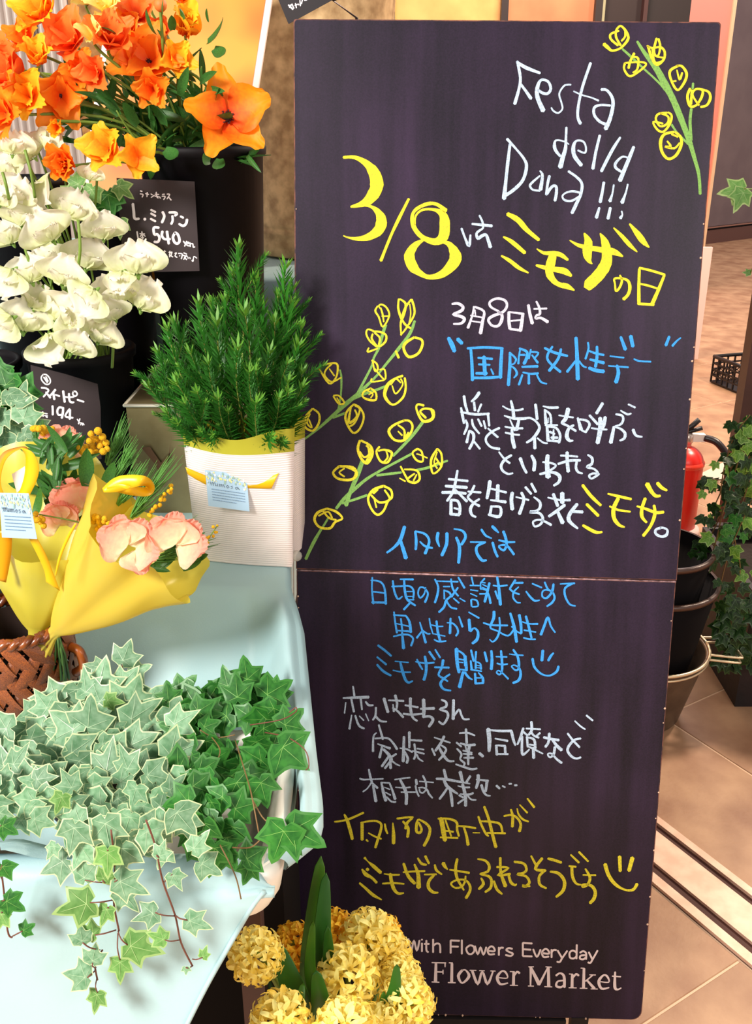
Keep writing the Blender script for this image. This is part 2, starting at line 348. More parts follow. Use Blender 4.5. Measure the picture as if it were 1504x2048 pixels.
# ---------------------------------------------------------------- chalk strokes, traced on the board face
# (origin x, origin y, pixels per unit, colour, default width, text) ; a point is x,y or x,y,width
CH=[]
def ck(name,label,col,ox,oy,s,w,txt): CH.append((name,label,col,ox,oy,s,w,txt))
ck('chalk_writing','pale chalk words Festa','white',980,90,4.7,28,'''
256,155 285,310 270,420 232,555,34
265,170 340,215,36 470,265,26
280,360 330,425 385,505,34
450,425 500,455 545,455 570,410 545,345,26 480,330 445,400,38 445,490,42 500,620,48
760,375,18 725,375 690,390 650,460 670,540 680,600 640,640 595,620 575,590,16
945,170 870,390 830,570 825,680 850,740,34
785,435,16 860,470 950,495 1020,525,20
1045,420 1095,425,26 1145,490,32 1155,570,36 1125,700,38 1085,790,44
1130,570,24 1040,565,24 980,590,28 980,660 1030,720 1095,750,32''')
ck('chalk_writing','pale chalk words della Dona with three exclamation marks','white',1000,240,5.0133,30,'''
665,75,26 660,190 655,290,38 625,390,46 603,475,52
690,245,14 640,215,18 560,205,20 545,260,34 560,310,34 605,365,26
780,305,20 850,330,22 860,270,20 830,215,22 765,210 735,270,40 745,360,42 815,455,40
1000,155 960,320 930,490,36
1205,175,24 1120,310,34 1015,515,34
1285,380,18 1225,370,22 1160,430,30 1160,480,30 1225,525,26
1340,270,34 1275,430,40 1200,610,46
70,190 160,290,24 240,390,30 265,470,34 230,600,34 150,690,36 60,755,32
100,240 75,450,34 55,640,36 40,790,48
400,510,16 425,560,30 405,700,40
400,560,18 330,620,26 300,660 330,700,22 400,710,22
495,560 475,650,28 465,750,30
470,740 520,670 560,665 565,730,32 550,810,32
685,515,26 770,575,28 820,640,30 810,740,32 770,830,36 720,935,34
800,730,24 730,715 660,730,20 625,765 650,805,24 720,810,24 790,770
1040,625 1025,720 1003,825,36
1140,650,20 1125,740 1100,815,38
1280,645,20 1260,730 1222,830,42
995,880,26 965,980,38
1105,880 1082,990,38
1218,915,18 1225,950 1205,985,36''')
ck('chalk_writing','large yellow chalk date 3/8','yellow',670,300,5.0133,40,'''
85,75,30 200,75,40 320,140,75 400,250,130 415,380,140 340,500,110 260,545,60 160,570,24
160,565,16 330,560,24 420,610,60 465,700,110 440,800,110 340,870,75 230,890,45 140,880,20 85,860,14
740,490,26 640,690,36 560,860,30 460,1110,34
1110,610,50 1020,545,35 930,540,40 820,590,36 775,660,36 790,770,50 870,870,50 1000,920,75 1085,870,110 1100,740,110 1080,650,80 1000,600,34 880,600,26 810,660,22 800,750,20
880,905,30 800,960,70 745,1060,110 780,1170,110 860,1240,60 950,1275,50 1080,1240,80 1190,1130,120 1205,1050,120 1150,950,60 1080,920,30''')
ck('chalk_writing','pale chalk letter between date and yellow word','white',900,410,5.0133,30,'''
115,235,24 150,330 190,410,34 205,300,20
220,190,22 320,200,30 420,210,32
295,105,22 325,170 330,230 290,260,26 265,290 280,335,34 320,310 360,300,32 385,360,34 405,425,38''')
ck('chalk_writing','yellow chalk word with bold strokes above the sun character','yellow',900,410,5.0133,40,'''
575,90,40 680,150,60 770,250,50 890,350,34
535,320,18 620,370,46 750,480,40
515,510,20 600,560,40 690,630,40 785,680,16
870,440,12 940,480,36 1040,485,50 1110,500,50 1180,550,30
865,605,26 960,630,46 1080,650,60 1150,665,70 1215,710,30
1040,480,70 1010,580,95 995,680,85 1040,760,60 1100,800,50 1170,815,60 1245,855,16
1200,355,12 1290,405,40 1400,430,50 1520,450,60 1640,470,70 1730,515,20
1345,285,20 1385,370,85 1375,480,100 1395,560,50 1425,590,10
1505,285,14 1550,370,80 1570,470,100 1565,580,120 1500,690,125 1400,790,120 1370,810,110
1640,230,16 1720,310,40 1800,400,45 1875,470,14
1800,190,20 1880,290,60 1940,370,60 1995,425,14''')
ck('chalk_writing','yellow chalk characters ending in the boxed sun character','yellow',1100,410,5.0133,28,'''
700,705,20 720,760,26 695,830 660,860 650,790,20 645,740,24 710,735 780,760,30 800,830,36 780,900,34 735,945,36
895,640 890,800,34 890,990,36
895,630,24 1020,660,26 1150,700,26
1145,705 1090,840,36 1020,1000,44
900,790,22 990,810,24 1080,840,22
880,990,28 1040,1000,30''')
ck('chalk_writing','white chalk date in Japanese above the blue line','pink',890,590,5.0133,30,'''
70,90,22 130,85,30 180,120,32 160,160,34 80,195,24 160,215,34 195,245 160,285,28 85,290,20
290,115,22 275,200 230,330,30
300,120,24 390,165,26 375,270,34 355,385,38
300,150,16 305,210,16
255,205,16 370,225,18
255,260,16 360,275,18
540,165,22 460,120,26 450,70,26 520,35,26 600,55,28 620,110,28 580,170,28 480,210,32 435,250,30 470,305,26 530,310,30 565,260,34 570,200,32 530,165,22
640,170,30 640,260,34 650,340,34
640,170,20 790,190,26
780,190,30 770,270,34 755,360,38
660,260,18 770,250,18
650,340,26 760,355,26
835,100,30 850,190,34 875,285,38
915,65,22 945,130,26 950,190,28 915,205,22 910,235,26 960,230,28 1030,270,36
890,140,18 1020,135,22''')
ck('chalk_writing','blue chalk line naming an international day in quotation marks','blue',890,590,5.0133,30,'''
35,430,40 70,500,50 95,565,40
125,440,40 170,485,42
225,535,26 400,525,26 580,535,28
258,540,28 270,700,34 275,855,34
570,540,32 560,690,36 555,830,38
280,830,26 420,830,30 560,820,26
330,630,24 475,640,24
335,695,20 450,700,22
310,785,26 420,785,32
390,615,36 395,700,42 400,800,40
460,740,16 485,795,22
650,575,24 650,700,34 635,905,34
650,580,22 710,640,22 690,690,18 650,700,14 700,740,22 720,790,26 690,830,16
755,535,18 740,620,20 735,690,24
745,535,22 820,570,30 815,640,34 790,690,34
745,600,18 800,600,24
860,545,18 840,640,18
850,570,20 935,580,20 890,640,18
870,600,16 930,680,26
770,720,22 930,715,28
780,775,18 860,790,22 935,785,24
775,800,22 740,900,26
840,790,24 840,890,30
920,800,18 960,870,22 1020,890,16''')
ck('chalk_writing','blue chalk characters at the right end of the quoted line','blue',1080,650,5.0133,30,'''
45,230,24 140,275,30 275,310,26
125,215,22 75,300,26 90,370,26 205,470,30
210,240,26 180,340,30 90,460,32
360,125,34 370,300,40 378,545,46
365,350,24 270,470,28
390,360,20 430,410,20 465,425,16
480,175,22 485,240,22 455,340,24
480,255,18 560,285,24 640,300,24
570,215,28 570,320,32 555,420,32
500,345,24 640,380,34
490,430,34 560,455,40 640,465,38
700,312,16 840,328,18
685,410,16 885,423,20
770,405,30 785,480,38 760,575,44
808,120,30 855,245,42
908,110,42 930,215,40
940,340,16 990,360,20 1110,368,18
1295,115,30 1260,205,34
1410,128,14 1370,160,20 1325,210,26''')
ck('chalk_writing','white chalk line speaking of love and happiness','white',900,780,7.52,40,'''
210,90,44 230,220,44 265,330,34
440,35,50 390,110,50 320,175,30
360,180,40 375,310,40
470,210,34 420,330,34
165,265,32 185,370,44 210,500,36
160,330,30 380,365,44 590,355,36
570,360,40 590,540,36
235,450,30 260,540,40 210,665,34
330,440,30 350,540,40 440,655,30
420,435,34 475,545,36
505,460,30 535,580,34
290,610,30 250,790,44
290,610,34 350,660,50 350,760,44 290,885,44
350,760,34 450,885,34
570,575,28 650,650,36 720,710,38
745,570,36 640,620,38 550,700,40 545,780,38 620,860,36 745,885,44
790,240,22 880,290,28 1000,305,34 1100,285,34
915,160,36 945,290,50 960,430,56
815,385,22 950,425,44 1100,430,44 1200,420,34 1290,470,34 1345,560,44 1300,660,50 1230,740,44 1150,790,34
900,445,22 975,610,36
1035,450,44 1000,600,60
825,550,26 960,575,34 1095,575,34
830,640,30 950,665,32 1045,675,32
930,590,40 940,740,60 970,870,56
1285,215,46 1310,440,44
1270,720,46 1275,880,52
1310,720,24 1400,790,30 1465,800,26''')
ck('chalk_writing','white chalk line speaking of love and happiness','white',1080,780,6.836,34,'''
40,220,20 130,240,36 250,238,34
65,265,30 80,460,50
70,275,26 140,340,34 150,470,34
110,380,16 110,450,16
70,480,30 240,480,26
95,500,40 110,690,50
100,500,24 220,520,34 275,620,36 255,720,44
130,570,34 200,600,30
150,650,34 240,650,34
95,690,30 260,700,34
185,540,24 180,690,30
255,345,22 380,365,26 455,375,26
385,255,60 350,390,60 300,450,40 370,485,34 490,560,34
460,480,34 390,530,44 365,630,56 400,690,46 450,690,24
515,380,34 560,540,60
540,400,30 640,420,36 675,480,36 620,580,36
570,550,30 620,575,30
675,345,36 790,470,40
855,180,44 770,320,46
820,380,56 825,520,70 785,725,60
890,370,50 870,480,50 830,540,40
700,520,24 810,535,30 915,540,26
1035,330,30 1120,350,34 1135,410,36 1100,470,34 1020,500,22 1100,530,34 1160,590,44 1150,660,40 1090,690,28
1010,500,40 990,600,50 965,720,60
1100,280,22 1190,330,34 1245,320,24
1205,195,26 1300,240,30
1270,540,44 1310,620,38 1395,640,26
105,890,56 95,1000,64 110,1190,80
35,985,26 140,995,30 215,1030,30 150,1090,34 10,1150,30
10,1150,26 150,1130,24 240,1160,36 270,1210,40
280,895,30 400,900,30 515,910,26
370,850,50 370,960,50 385,1115,54
245,1010,34 400,965,40 550,960,36
500,980,36 490,1060,38 520,1120,36 580,1140,24
650,885,26 710,930,40 705,1010,40 640,1050,40 740,1080,30 790,1140,36 720,1140,30 670,1170,34 700,1210,30 760,1180,34 810,1145,24''')
ck('chalk_writing','white chalk line that continues below the love line','white',900,780,7.52,40,'''
735,930,26 820,1040,34 900,1100,34
925,980,38 830,1040,44 770,1130,44 790,1210,40 870,1260,34 945,1250,26
1055,1025,56 1100,1150,44 1150,1245,44
1225,985,44 1270,1080,56 1260,1210,56''')
ck('chalk_writing','white chalk line of the flower that tells of spring','white',870,920,5.0133,28,'''
225,105,24 205,220,28
135,190,24 330,210,26
105,260,30 320,275,34
70,325,30 200,325,34 310,335,30
205,220,30 180,320,30 120,410,26
205,300,24 320,415,30
160,400,30 160,540,36
160,400,26 225,410,30 250,470,30 245,545,34
190,480,20 240,495,22
150,540,30 245,550,30
395,255,24 360,330,28 330,375,26 390,430,26 445,460,28
330,315,20 460,325,24
445,390,22 390,430,28 355,490,34 370,550,28 410,570,20
550,210,40 540,290,38 520,385,30
555,285,22 715,325,26
630,250,40 625,400,38
555,400,18 710,420,34
565,460,28 550,555,30
565,465,22 655,475,28 645,565,34 535,545,26
775,325,36 765,400,40 775,495,40
810,370,16 940,400,22
865,325,28 890,400,34 845,540,36
905,270,26 965,340,24
965,235,28 1010,320,30
990,370,18 1050,420,30 1050,480,30 1010,510,24 950,520,34 1040,530,28 1080,580,30 1060,640,26 1000,665,22 985,615,22 1060,600,22 1165,650,28
1130,375,18 1250,400,22 1355,400,26
1185,340,34 1230,460,36
1275,330,46 1275,430,46
1300,450,34 1220,510,34 1140,565,30
1230,520,34 1280,630,46
1425,440,34 1350,540,40 1345,610,40 1430,685,22
1380,515,30 1480,520,32
1050,140,24 1180,120,24 1250,160,34 1240,220,32 1190,255,26''')
ck('chalk_writing','yellow chalk word on the right with a round full stop','yellow',1110,930,6.016,40,'''
330,240,36 430,370,44 550,485,34
380,470,40 520,610,40
335,725,34 430,780,44 500,810,40 565,805,26
635,345,22 760,375,36 915,410,34
760,400,48 705,520,52 710,640,50 770,720,40 835,745,22
655,495,22 760,540,30 905,560,24
985,495,22 1100,530,36 1210,570,40 1305,565,36
1085,400,40 1045,520,44 1045,620,44 1100,690,30
1190,485,36 1200,590,44 1150,730,40 1060,850,40
1105,225,60 1160,320,50 1210,370,44 1265,370,30
1230,215,44 1280,270,44 1345,305,28''')
ck('chalk_writing','small pale chalk ring ending the yellow word','white',1110,930,6.016,34,'''
1270,755 1210,780 1215,830 1280,860 1340,840,38 1350,780,28 1300,755 1265,755''')
ck('chalk_writing','blue chalk line just above the seam of the board','blue',770,1040,5.371,28,'''
210,70,40 165,210,42 100,290,30 20,350,24
165,215,34 195,310,42 225,410,46
325,120,26 335,220,32 330,315,30
325,120,20 430,150,26 475,230,30 430,360,34
375,230,16 430,280,26 510,300,22
570,135,34 560,210,34 585,285,18
665,140,38 660,260,38 610,380,36
740,95,16 830,115,26 865,180,32 820,265,30
765,185,30 800,290,38 790,460,34
915,235,18 1080,238,22
1070,240,26 990,280,30 985,350,32 1040,430,34 1090,430,20
1035,100,26 1080,165,26 1145,195,16
1150,65,30 1180,95,34 1220,135,16
1155,240,30 1180,330,30 1210,395,26
1270,120,30 1295,190,32 1305,265,30 1275,325,26 1225,290,22 1240,270,20 1310,275,26 1385,370,28
1220,215,18 1310,235,26 1395,235,20''')
ck('chalk_writing','blue chalk line just below the seam of the board','blue',730,1145,6.836,30,'''
100,65,24 95,230 115,425,34
80,105,22 180,115,26 245,160,28 275,260,32 285,430,36
90,260,22 180,268,24 270,280,24
95,405,34 290,410,32
380,110,28 400,250,30 450,360,30 510,325,20
365,190,24 520,185,26
480,90,22 660,93,32
535,100,30 545,250,36 580,370,36 690,450,28
540,180,20 620,190,28 665,250,28 660,350,28
570,258,16 650,258,18
580,325,14 650,325,16
590,370,22 670,370,22
610,420,28 530,505,34
830,200,14 810,290,24 755,345,26 725,280,24 750,205,24 810,210,24 860,290,28 820,405,34
955,90,26 1000,190,30 990,300,34 955,410,34
980,115,18 1270,125,26
1175,85,24 1200,220,30 1275,320,26
1275,65,24 1360,210,32
1270,205,26 1180,330,34
1070,190,20 1160,190,22
1080,235,20 1085,360,26
1080,240,20 1150,270,30 1170,320,28 1110,380,34 1080,470,34 1010,540,30
1110,380,26 1170,470,26 1255,495,28
1210,350,22 1285,415,24
1295,350,18 1370,395,20''')
ck('chalk_writing','blue chalk line just below the seam of the board','blue',940,1145,6.836,28,'''
20,60,24 45,165,22
0,175,22 125,178,22
5,235,18 110,250,18
5,285,16 95,325,18
15,370,28 20,460,26
20,365,20 90,380,26 110,455,24 30,468,22
200,80,26 145,150,22 150,230,22
140,130,18 210,140,20
170,160,18 230,190,20
165,200,16 230,230,20
135,215,16 220,240,20
130,290,22 220,290,22
265,140,34 230,290,40 200,400,36
220,230,24 260,320,30 280,420,36
370,60,32 395,220,40 415,440,46
315,175,20 400,185,26 510,172,24
345,250,28 385,360,30
620,100,34 545,215,28
610,140,26 725,138,30
540,220,28 600,270,28 675,295,26
665,195,18 600,260,28 590,340,28 640,405,24 690,412,18
850,150,22 980,205,24
765,255,22 830,340,32 890,385,32 950,375,18
1020,130,28 1060,220,28 1110,250,20
1140,155,34 1120,260,38 1050,345,30 990,330,26 990,260,26 1040,235,24 1120,260,28 1155,340,32 1120,410,34 1050,460,26
1230,155,18 1430,145,30
1400,150,30 1300,210,32 1300,320,32 1360,430,28 1440,455,20''')
ck('chalk_writing','blue chalk line from men to women','blue',770,1220,8.3556,40,'''
150,30,30 170,200,34 200,380,36
140,80,26 350,95,34
350,95,32 410,200,44 430,370,50
265,140,30 290,350,36
190,225,20 400,270,26
190,340,26 420,355,34
140,440,28 280,410,34 400,415,32 470,480,34 435,595,40
285,370,34 310,640,60
580,200,24 620,330,34 680,545,46
610,360,28 530,465,36
630,340,28 700,390,30 755,395,26
740,135,26 760,260,28 800,390,24
770,245,20 880,270,26 970,270,26
860,180,36 880,350,44 920,510,46
790,390,20 1005,435,24
820,490,26 900,525,30 1020,515,28
1035,210,20 1130,220,30 1200,290,36 1220,370,36 1185,430,36
1095,135,36 1085,390,50
1235,105,28 1295,280,38''')
ck('chalk_writing','blue chalk line from men to women','blue',930,1220,7.52,34,'''
55,30,22 210,120,30
60,140,50 75,310,50
80,320,36 140,270,28 195,330,40 180,440,50 110,500,40
435,20,46 430,120,46 380,260,30 480,310,26 645,385,28 740,280,30
275,190,24 400,225,30 640,230,30
515,110,26 525,260,30 490,400,36 420,475,26 370,440,18
680,45,34 740,260,50 775,480,46
700,245,24 780,320,24 845,355,26
815,70,46 840,220,44 845,350,40
860,175,20 960,205,24 1095,207,30
915,90,38 960,260,40 1000,420,34
885,300,24 1065,330,24
880,415,26 960,435,28 1060,438,26
1140,370,44 1190,240,40 1245,110,40 1290,240,30 1355,335,24''')
ck('chalk_writing','blue chalk line that ends in a smiling face','blue',740,1285,7.52,34,'''
120,40,36 220,115,36 320,200,34
105,215,28 245,330,34
105,330,34 200,430,40 315,495,34
375,280,20 580,298,20
455,285,30 480,400,46 530,550,44 580,600,36 640,575,28
345,415,20 470,440,24 610,445,24
705,250,26 750,340,34 790,405,26
685,285,24 830,310,28 965,300,30
825,205,40 845,330,46 840,450,44 810,560,50
890,135,36 975,255,38
980,105,26 1055,225,30
1100,260,44 1080,370,40 1030,480,32 1090,530,32 1170,580,26
970,370,28 1190,375,32
1200,475,30 1110,540,36 1060,620,44 1110,700,36 1215,720,28
1300,90,60 1310,300,54 1340,450,46
1310,110,26 1410,180,36 1440,290,46 1450,420,46
1320,245,24 1420,260,24
1320,290,18 1400,300,18
1340,400,24 1460,415,30
1400,440,44 1345,670,56
1420,440,30 1500,540,34''')
ck('chalk_writing','blue chalk line that ends in a smiling face','blue',930,1285,7.52,34,'''
0,200,50 10,350,50
0,450,40 50,520,34 110,555,24
90,110,34 130,280,36
165,135,34 155,280,30
85,270,30 100,400,40
160,290,30 160,390,34
165,285,22 230,320,28 240,400,34
170,340,16 235,350,18
170,375,16 235,380,18
85,405,26 250,430,24
150,460,36 160,620,40
200,450,20 265,530,40 270,610,40
170,530,20 240,530,20
160,615,30 280,605,30
295,140,36 330,285,40
395,120,38 405,260,46 395,400,50
540,120,34 555,280,40 555,420,34 520,480,28 475,450,24 500,420,22 560,455,24 650,545,30
465,210,20 630,215,28
480,310,24 560,330,28 640,320,24
665,170,16 770,185,24 875,190,24
725,105,32 790,210,40 810,320,40 800,400,34 750,410,28 700,355,24 750,340,22 820,390,30 835,490,44 800,570,44 720,605,34
1015,240,40 1040,360,40 1120,450,34 1200,490,26 1290,490,30 1380,430,40 1405,355,40
1170,115,44 1155,270,48
1330,155,26 1290,200,40 1250,270,40''')
ck('chalk_writing','white chalk line about sweethearts','white',680,1375,5.5704,26,'''
145,-15,20 160,90,26
35,115,20 170,110,30 320,105,34
125,120,24 155,270,26
230,115,26 245,245,20
65,165,14 50,285,18
285,155,20 320,195,28 370,195,20
130,305,16 105,460,26
170,310,22 210,420,26 270,455,24
215,315,14 265,365,18
285,290,16 320,370,14
400,220,24 395,310,26 365,360,22
390,310,24 450,370,26 520,378,18
490,120,38 535,275,34
540,140,20 710,148,26
615,85,34 635,170,30 630,235,24
590,185,14 600,265,26
585,225,20 640,260,26 705,330,28
785,115,34 785,230,34 810,330,28 860,370,24
725,195,22 870,218,24
705,290,24 800,300,26 920,290,22
930,130,40 935,240,44 930,330,34
895,235,22 1050,230,36
930,325,26 1000,320,28 1035,360,36 990,435,30
1130,135,24 1180,160,28 1180,210,30 1110,240,22 1190,270,30 1200,330,30 1150,405,28 1100,375,22
1265,135,32 1260,350,40
1265,320,26 1325,245,26 1350,300,26 1380,350,24 1440,350,20''')
ck('chalk_writing','white chalk line about family and colleagues','white',730,1440,6.539,28,'''
180,60,26 235,250,34
150,165,18 110,220,26 105,410,34
130,240,24 290,235,26 360,290,30 420,380,34
165,310,18 330,370,38
225,340,28 190,490,36
240,380,34 310,450,44 350,520,40
320,460,34 220,605,34
330,540,34 260,630,34
330,500,34 335,630,38
410,440,26 330,490,34
340,520,26 400,570,24 455,595,20
510,215,34 500,540,44
455,365,18 550,380,26 620,420,22
520,410,24 560,500,36 545,560,36
580,155,40 580,360,30
590,260,26 745,268,30
645,310,30 660,440,30 640,510,30
620,400,20 700,420,26 775,440,22
680,370,22 770,385,22
680,450,24 700,500,26 760,540,18
905,225,18 1010,260,26 1115,295,22
1035,210,36 990,300,38 920,400,34
875,370,28 915,460,28
960,340,30 1020,450,40 1090,530,34 1165,535,22
1000,330,24 1060,380,30 1020,460,34 965,520,30
1320,115,34 1330,300,36
1235,170,24 1340,165,28 1435,200,24
1245,300,24 1340,325,34 1440,320,36
1370,330,44 1350,420,40 1350,580,30
1310,330,20 1330,400,24
1280,395,22 1400,425,24
1285,440,22 1400,445,26
1290,490,22 1420,490,32
1195,290,28 1260,345,26
1200,370,24 1260,440,30 1245,510,26 1300,560,30 1290,600,24
1185,575,22 1290,610,30 1390,640,34 1465,630,24
1490,435,34 1520,455,34''')
ck('chalk_writing','white chalk line about family and colleagues','white',950,1420,6.2667,28,'''
55,540,40 100,580,36
165,235,56 180,380,56 175,515,40
160,245,24 300,260,32 460,260,34
455,260,38 480,370,36 505,440,26
250,355,20 410,385,30
265,440,34 275,560,36
280,440,24 380,450,32
375,450,32 380,550,34
260,550,24 415,550,26
605,225,34 570,340,34 530,430,26
590,330,30 590,545,36 640,530,28 680,490,22
605,270,26 660,320,28
705,145,34 710,250,36 670,310,30
640,230,22 820,240,24
700,270,28 740,320,28 800,345,26
815,285,28 760,330,26
650,330,30 660,460,30
660,340,24 740,370,34 755,480,32
680,430,24 750,440,24
660,450,24 760,500,26 850,545,20
730,470,40 735,600,40
930,290,36 920,400,34 880,460,34
860,340,34 950,360,34 1050,375,36
970,370,34 1020,440,40 1085,500,44
1000,460,36 985,550,34 940,590,26 910,550,22 960,545,24 1020,610,30 1085,660,34
1160,290,26 1220,370,30 1310,465,28
1325,355,26 1250,370,30 1180,440,36 1160,510,34 1210,580,32 1270,605,28 1325,590,26
1250,135,20 1320,200,24 1380,240,20
1395,65,26 1475,130,26''')
ck('chalk_writing','white chalk line about partners of all kinds','white',710,1530,8.847,40,'''
245,75,34 270,200,46 300,310,44
85,235,34 150,255,34 260,250,26 500,240,30
290,310,34 220,410,26 140,470,30
310,320,36 400,405,44
320,350,44 370,640,60
465,300,36 500,470,60 545,630,56
455,305,26 610,315,34
610,315,32 660,440,40 710,600,56
520,390,20 620,430,24
540,480,20 630,530,30
560,560,30 640,640,34 720,650,40
700,255,24 830,235,30 975,220,28
800,260,44 870,400,60 910,520,60 905,690,60
715,390,22 860,400,30 980,390,28
815,475,30 1080,475,28
1080,255,50 1090,340,50
1070,360,34 1090,460,34 1130,550,36
1200,185,34 1250,290,40 1260,390,34
1140,285,24 1390,305,26
1120,400,26 1200,395,28 1270,430,40 1310,510,38 1370,580,32
1140,420,30 1150,470,30 1200,490,30 1260,430,30''')
ck('chalk_writing','white chalk line about partners of all kinds','white',870,1530,8.3556,40,'''
150,75,50 190,240,56
20,225,40 180,235,50 400,275,40 585,310,24
150,250,50 200,350,60 290,420,50 380,480,30
200,390,40 140,480,44 75,565,40
250,400,40 275,540,56 290,690,40
420,110,60 460,280,50
590,180,40 520,290,40
380,345,20 490,370,30 580,370,30
460,320,50 490,430,60 510,560,56 510,680,56
400,500,34 470,540,34
420,480,20 560,490,40 640,465,34
540,500,30 600,570,30 685,580,28
480,570,34 380,640,36
720,160,56 720,270,56 685,385,44
690,240,30 890,260,40
870,260,50 845,440,44
775,330,50 810,440,44 860,500,36 925,510,24
1025,340,44 1080,390,40
1125,345,30 1170,370,34
1235,310,34 1280,310,30
1330,335,40 1370,335,34''')
ck('chalk_writing','yellow chalk line about Italian towns','yellow',660,1590,7.162,36,'''
65,380,26 160,370,30 290,335,34 480,250,32
205,275,26 250,370,50 300,540,50 320,630,44
460,390,50 460,640,46
440,395,22 540,375,28 660,370,30 730,410,36 730,490,38 690,620,40 650,750,40
550,540,20 640,590,28 735,625,28
520,640,30 545,660,24
785,410,26 800,490,34 825,550,26
900,395,18 910,550,50 910,690,54
960,335,30 1080,320,32 1190,315,30
1180,330,30 1110,390,40 1080,480,40
1045,375,34 1120,470,44 1110,600,44
1260,345,26 1240,420,44 1240,520,40 1290,535,40 1310,480,36 1270,390,30
1270,345,26 1370,400,38 1430,480,42 1410,600,46 1345,725,44''')
ck('chalk_writing','yellow chalk line about Italian towns','yellow',860,1590,6.836,34,'''
150,315,60 180,470,70 205,620,60
110,320,28 230,320,30 330,345,36 370,390,36 370,470,34 395,560,30
210,340,24 290,560,26
160,480,24 320,500,28
140,575,24 380,585,30
380,420,22 500,430,30 625,450,30
460,430,30 500,560,38 520,680,46
585,512,16 680,515,16
740,155,36 800,320,40 860,560,44 900,710,46
660,290,30 700,400,34 760,520,34 800,560,24
680,355,24 860,365,32 960,400,34 990,510,32
780,515,26 1030,520,30
1010,285,28 1120,270,30 1200,320,34 1240,400,38 1220,495,44
1105,195,30 1130,290,40 1125,430,44
1190,180,18 1210,260,26 1270,330,30 1345,360,26
1225,130,18 1330,240,30
1330,45,24 1425,165,34''')
ck('chalk_writing','yellow chalk line of overflowing towns at the bottom','yellow',710,1690,6.016,34,'''
115,150,36 150,190,14 220,250,44 310,330,44
85,290,22 130,350,50 200,390,34 260,450,34
150,280,40 150,300,46
55,455,26 130,520,34 220,600,40 320,655,16
350,345,14 440,355,24 535,355,22
330,462,22 460,455,26 590,465,20
425,345,42 440,440,46 470,530,44 520,580,34 585,575,20
585,220,34 630,350,42 680,420,44 720,460,40
580,325,22 700,315,26 840,310,26
715,230,26 760,350,46 765,510,60
755,155,24 800,220,34 860,235,24
845,130,34 890,220,30
835,352,20 980,350,24
950,360,30 890,430,40 885,510,42 940,565,36 1000,570,20
960,235,26 980,300,34 1045,350,22
1060,215,50 1085,260,40 1115,290,16
1140,295,22 1240,310,26 1375,332,28
1230,165,34 1210,280,38 1230,400,36 1310,540,24
1330,370,22 1320,440,26 1280,500,28 1200,510,24 1155,460,26 1220,420,24 1310,415,26 1370,460,32 1385,540,34 1335,635,38''')
ck('chalk_writing','yellow chalk line of overflowing towns at the bottom','yellow',940,1680,4.297,24,'''
65,162,14 130,175,22 165,220,26 150,270,24 85,290,14 160,310,24 185,350,26 175,410,26 130,445,20
95,325,16 115,375,28 75,420,22
205,350,18 230,420,26 275,462,18
260,150,22 265,280,26 305,395,36
230,230,20 330,238,20 240,300,22 345,290,22
330,290,22 350,360,26 385,385,22 400,375,12
380,185,22 460,200,24 485,250,24 460,280,22 405,292,20 480,310,22 510,360,24 480,395,26 450,390,22 515,395,16
525,135,18 575,230,24
620,155,26 560,245,26 650,260,24
640,262,24 595,310,24 600,380,24 655,412,18
670,158,22 720,170,26 785,192,22
690,270,20 760,285,28 810,350,30 800,430,30 740,487,22
850,222,16 910,228,18
875,230,26 880,310,28 910,370,22 955,383,14
970,298,14 1080,300,16
990,245,16 1030,320,26 1010,380,24 970,400,22 970,380,18 1040,390,26 1075,440,30 1065,500,32 1030,540,26
865,125,16 935,192,22
935,100,20 1015,182,18
1160,205,34 1190,300,34 1250,380,30 1330,425,18 1400,425,26 1435,375,28
1285,140,34 1290,265,30
1395,150,40 1365,262,34''')
ck('chalk_drawing','chalk mimosa stem in green upper left','green',590,580,5.0133,26,'''
1200,310,28 1150,440,34 1030,600,36 900,760,26 800,880,26 620,1050,40 500,1150,46 380,1260,36 220,1400,26 40,1535,18
910,350,34 885,420,34 840,580,30 790,680,24 770,760,24 700,900,26 620,1050,26
450,800,20 465,880,22 460,1050,20 435,1200,24
920,960,26 820,1000,28 700,1040,30 560,1100,30
500,1235,26 380,1280,26
310,1300,10 340,1305,12''')
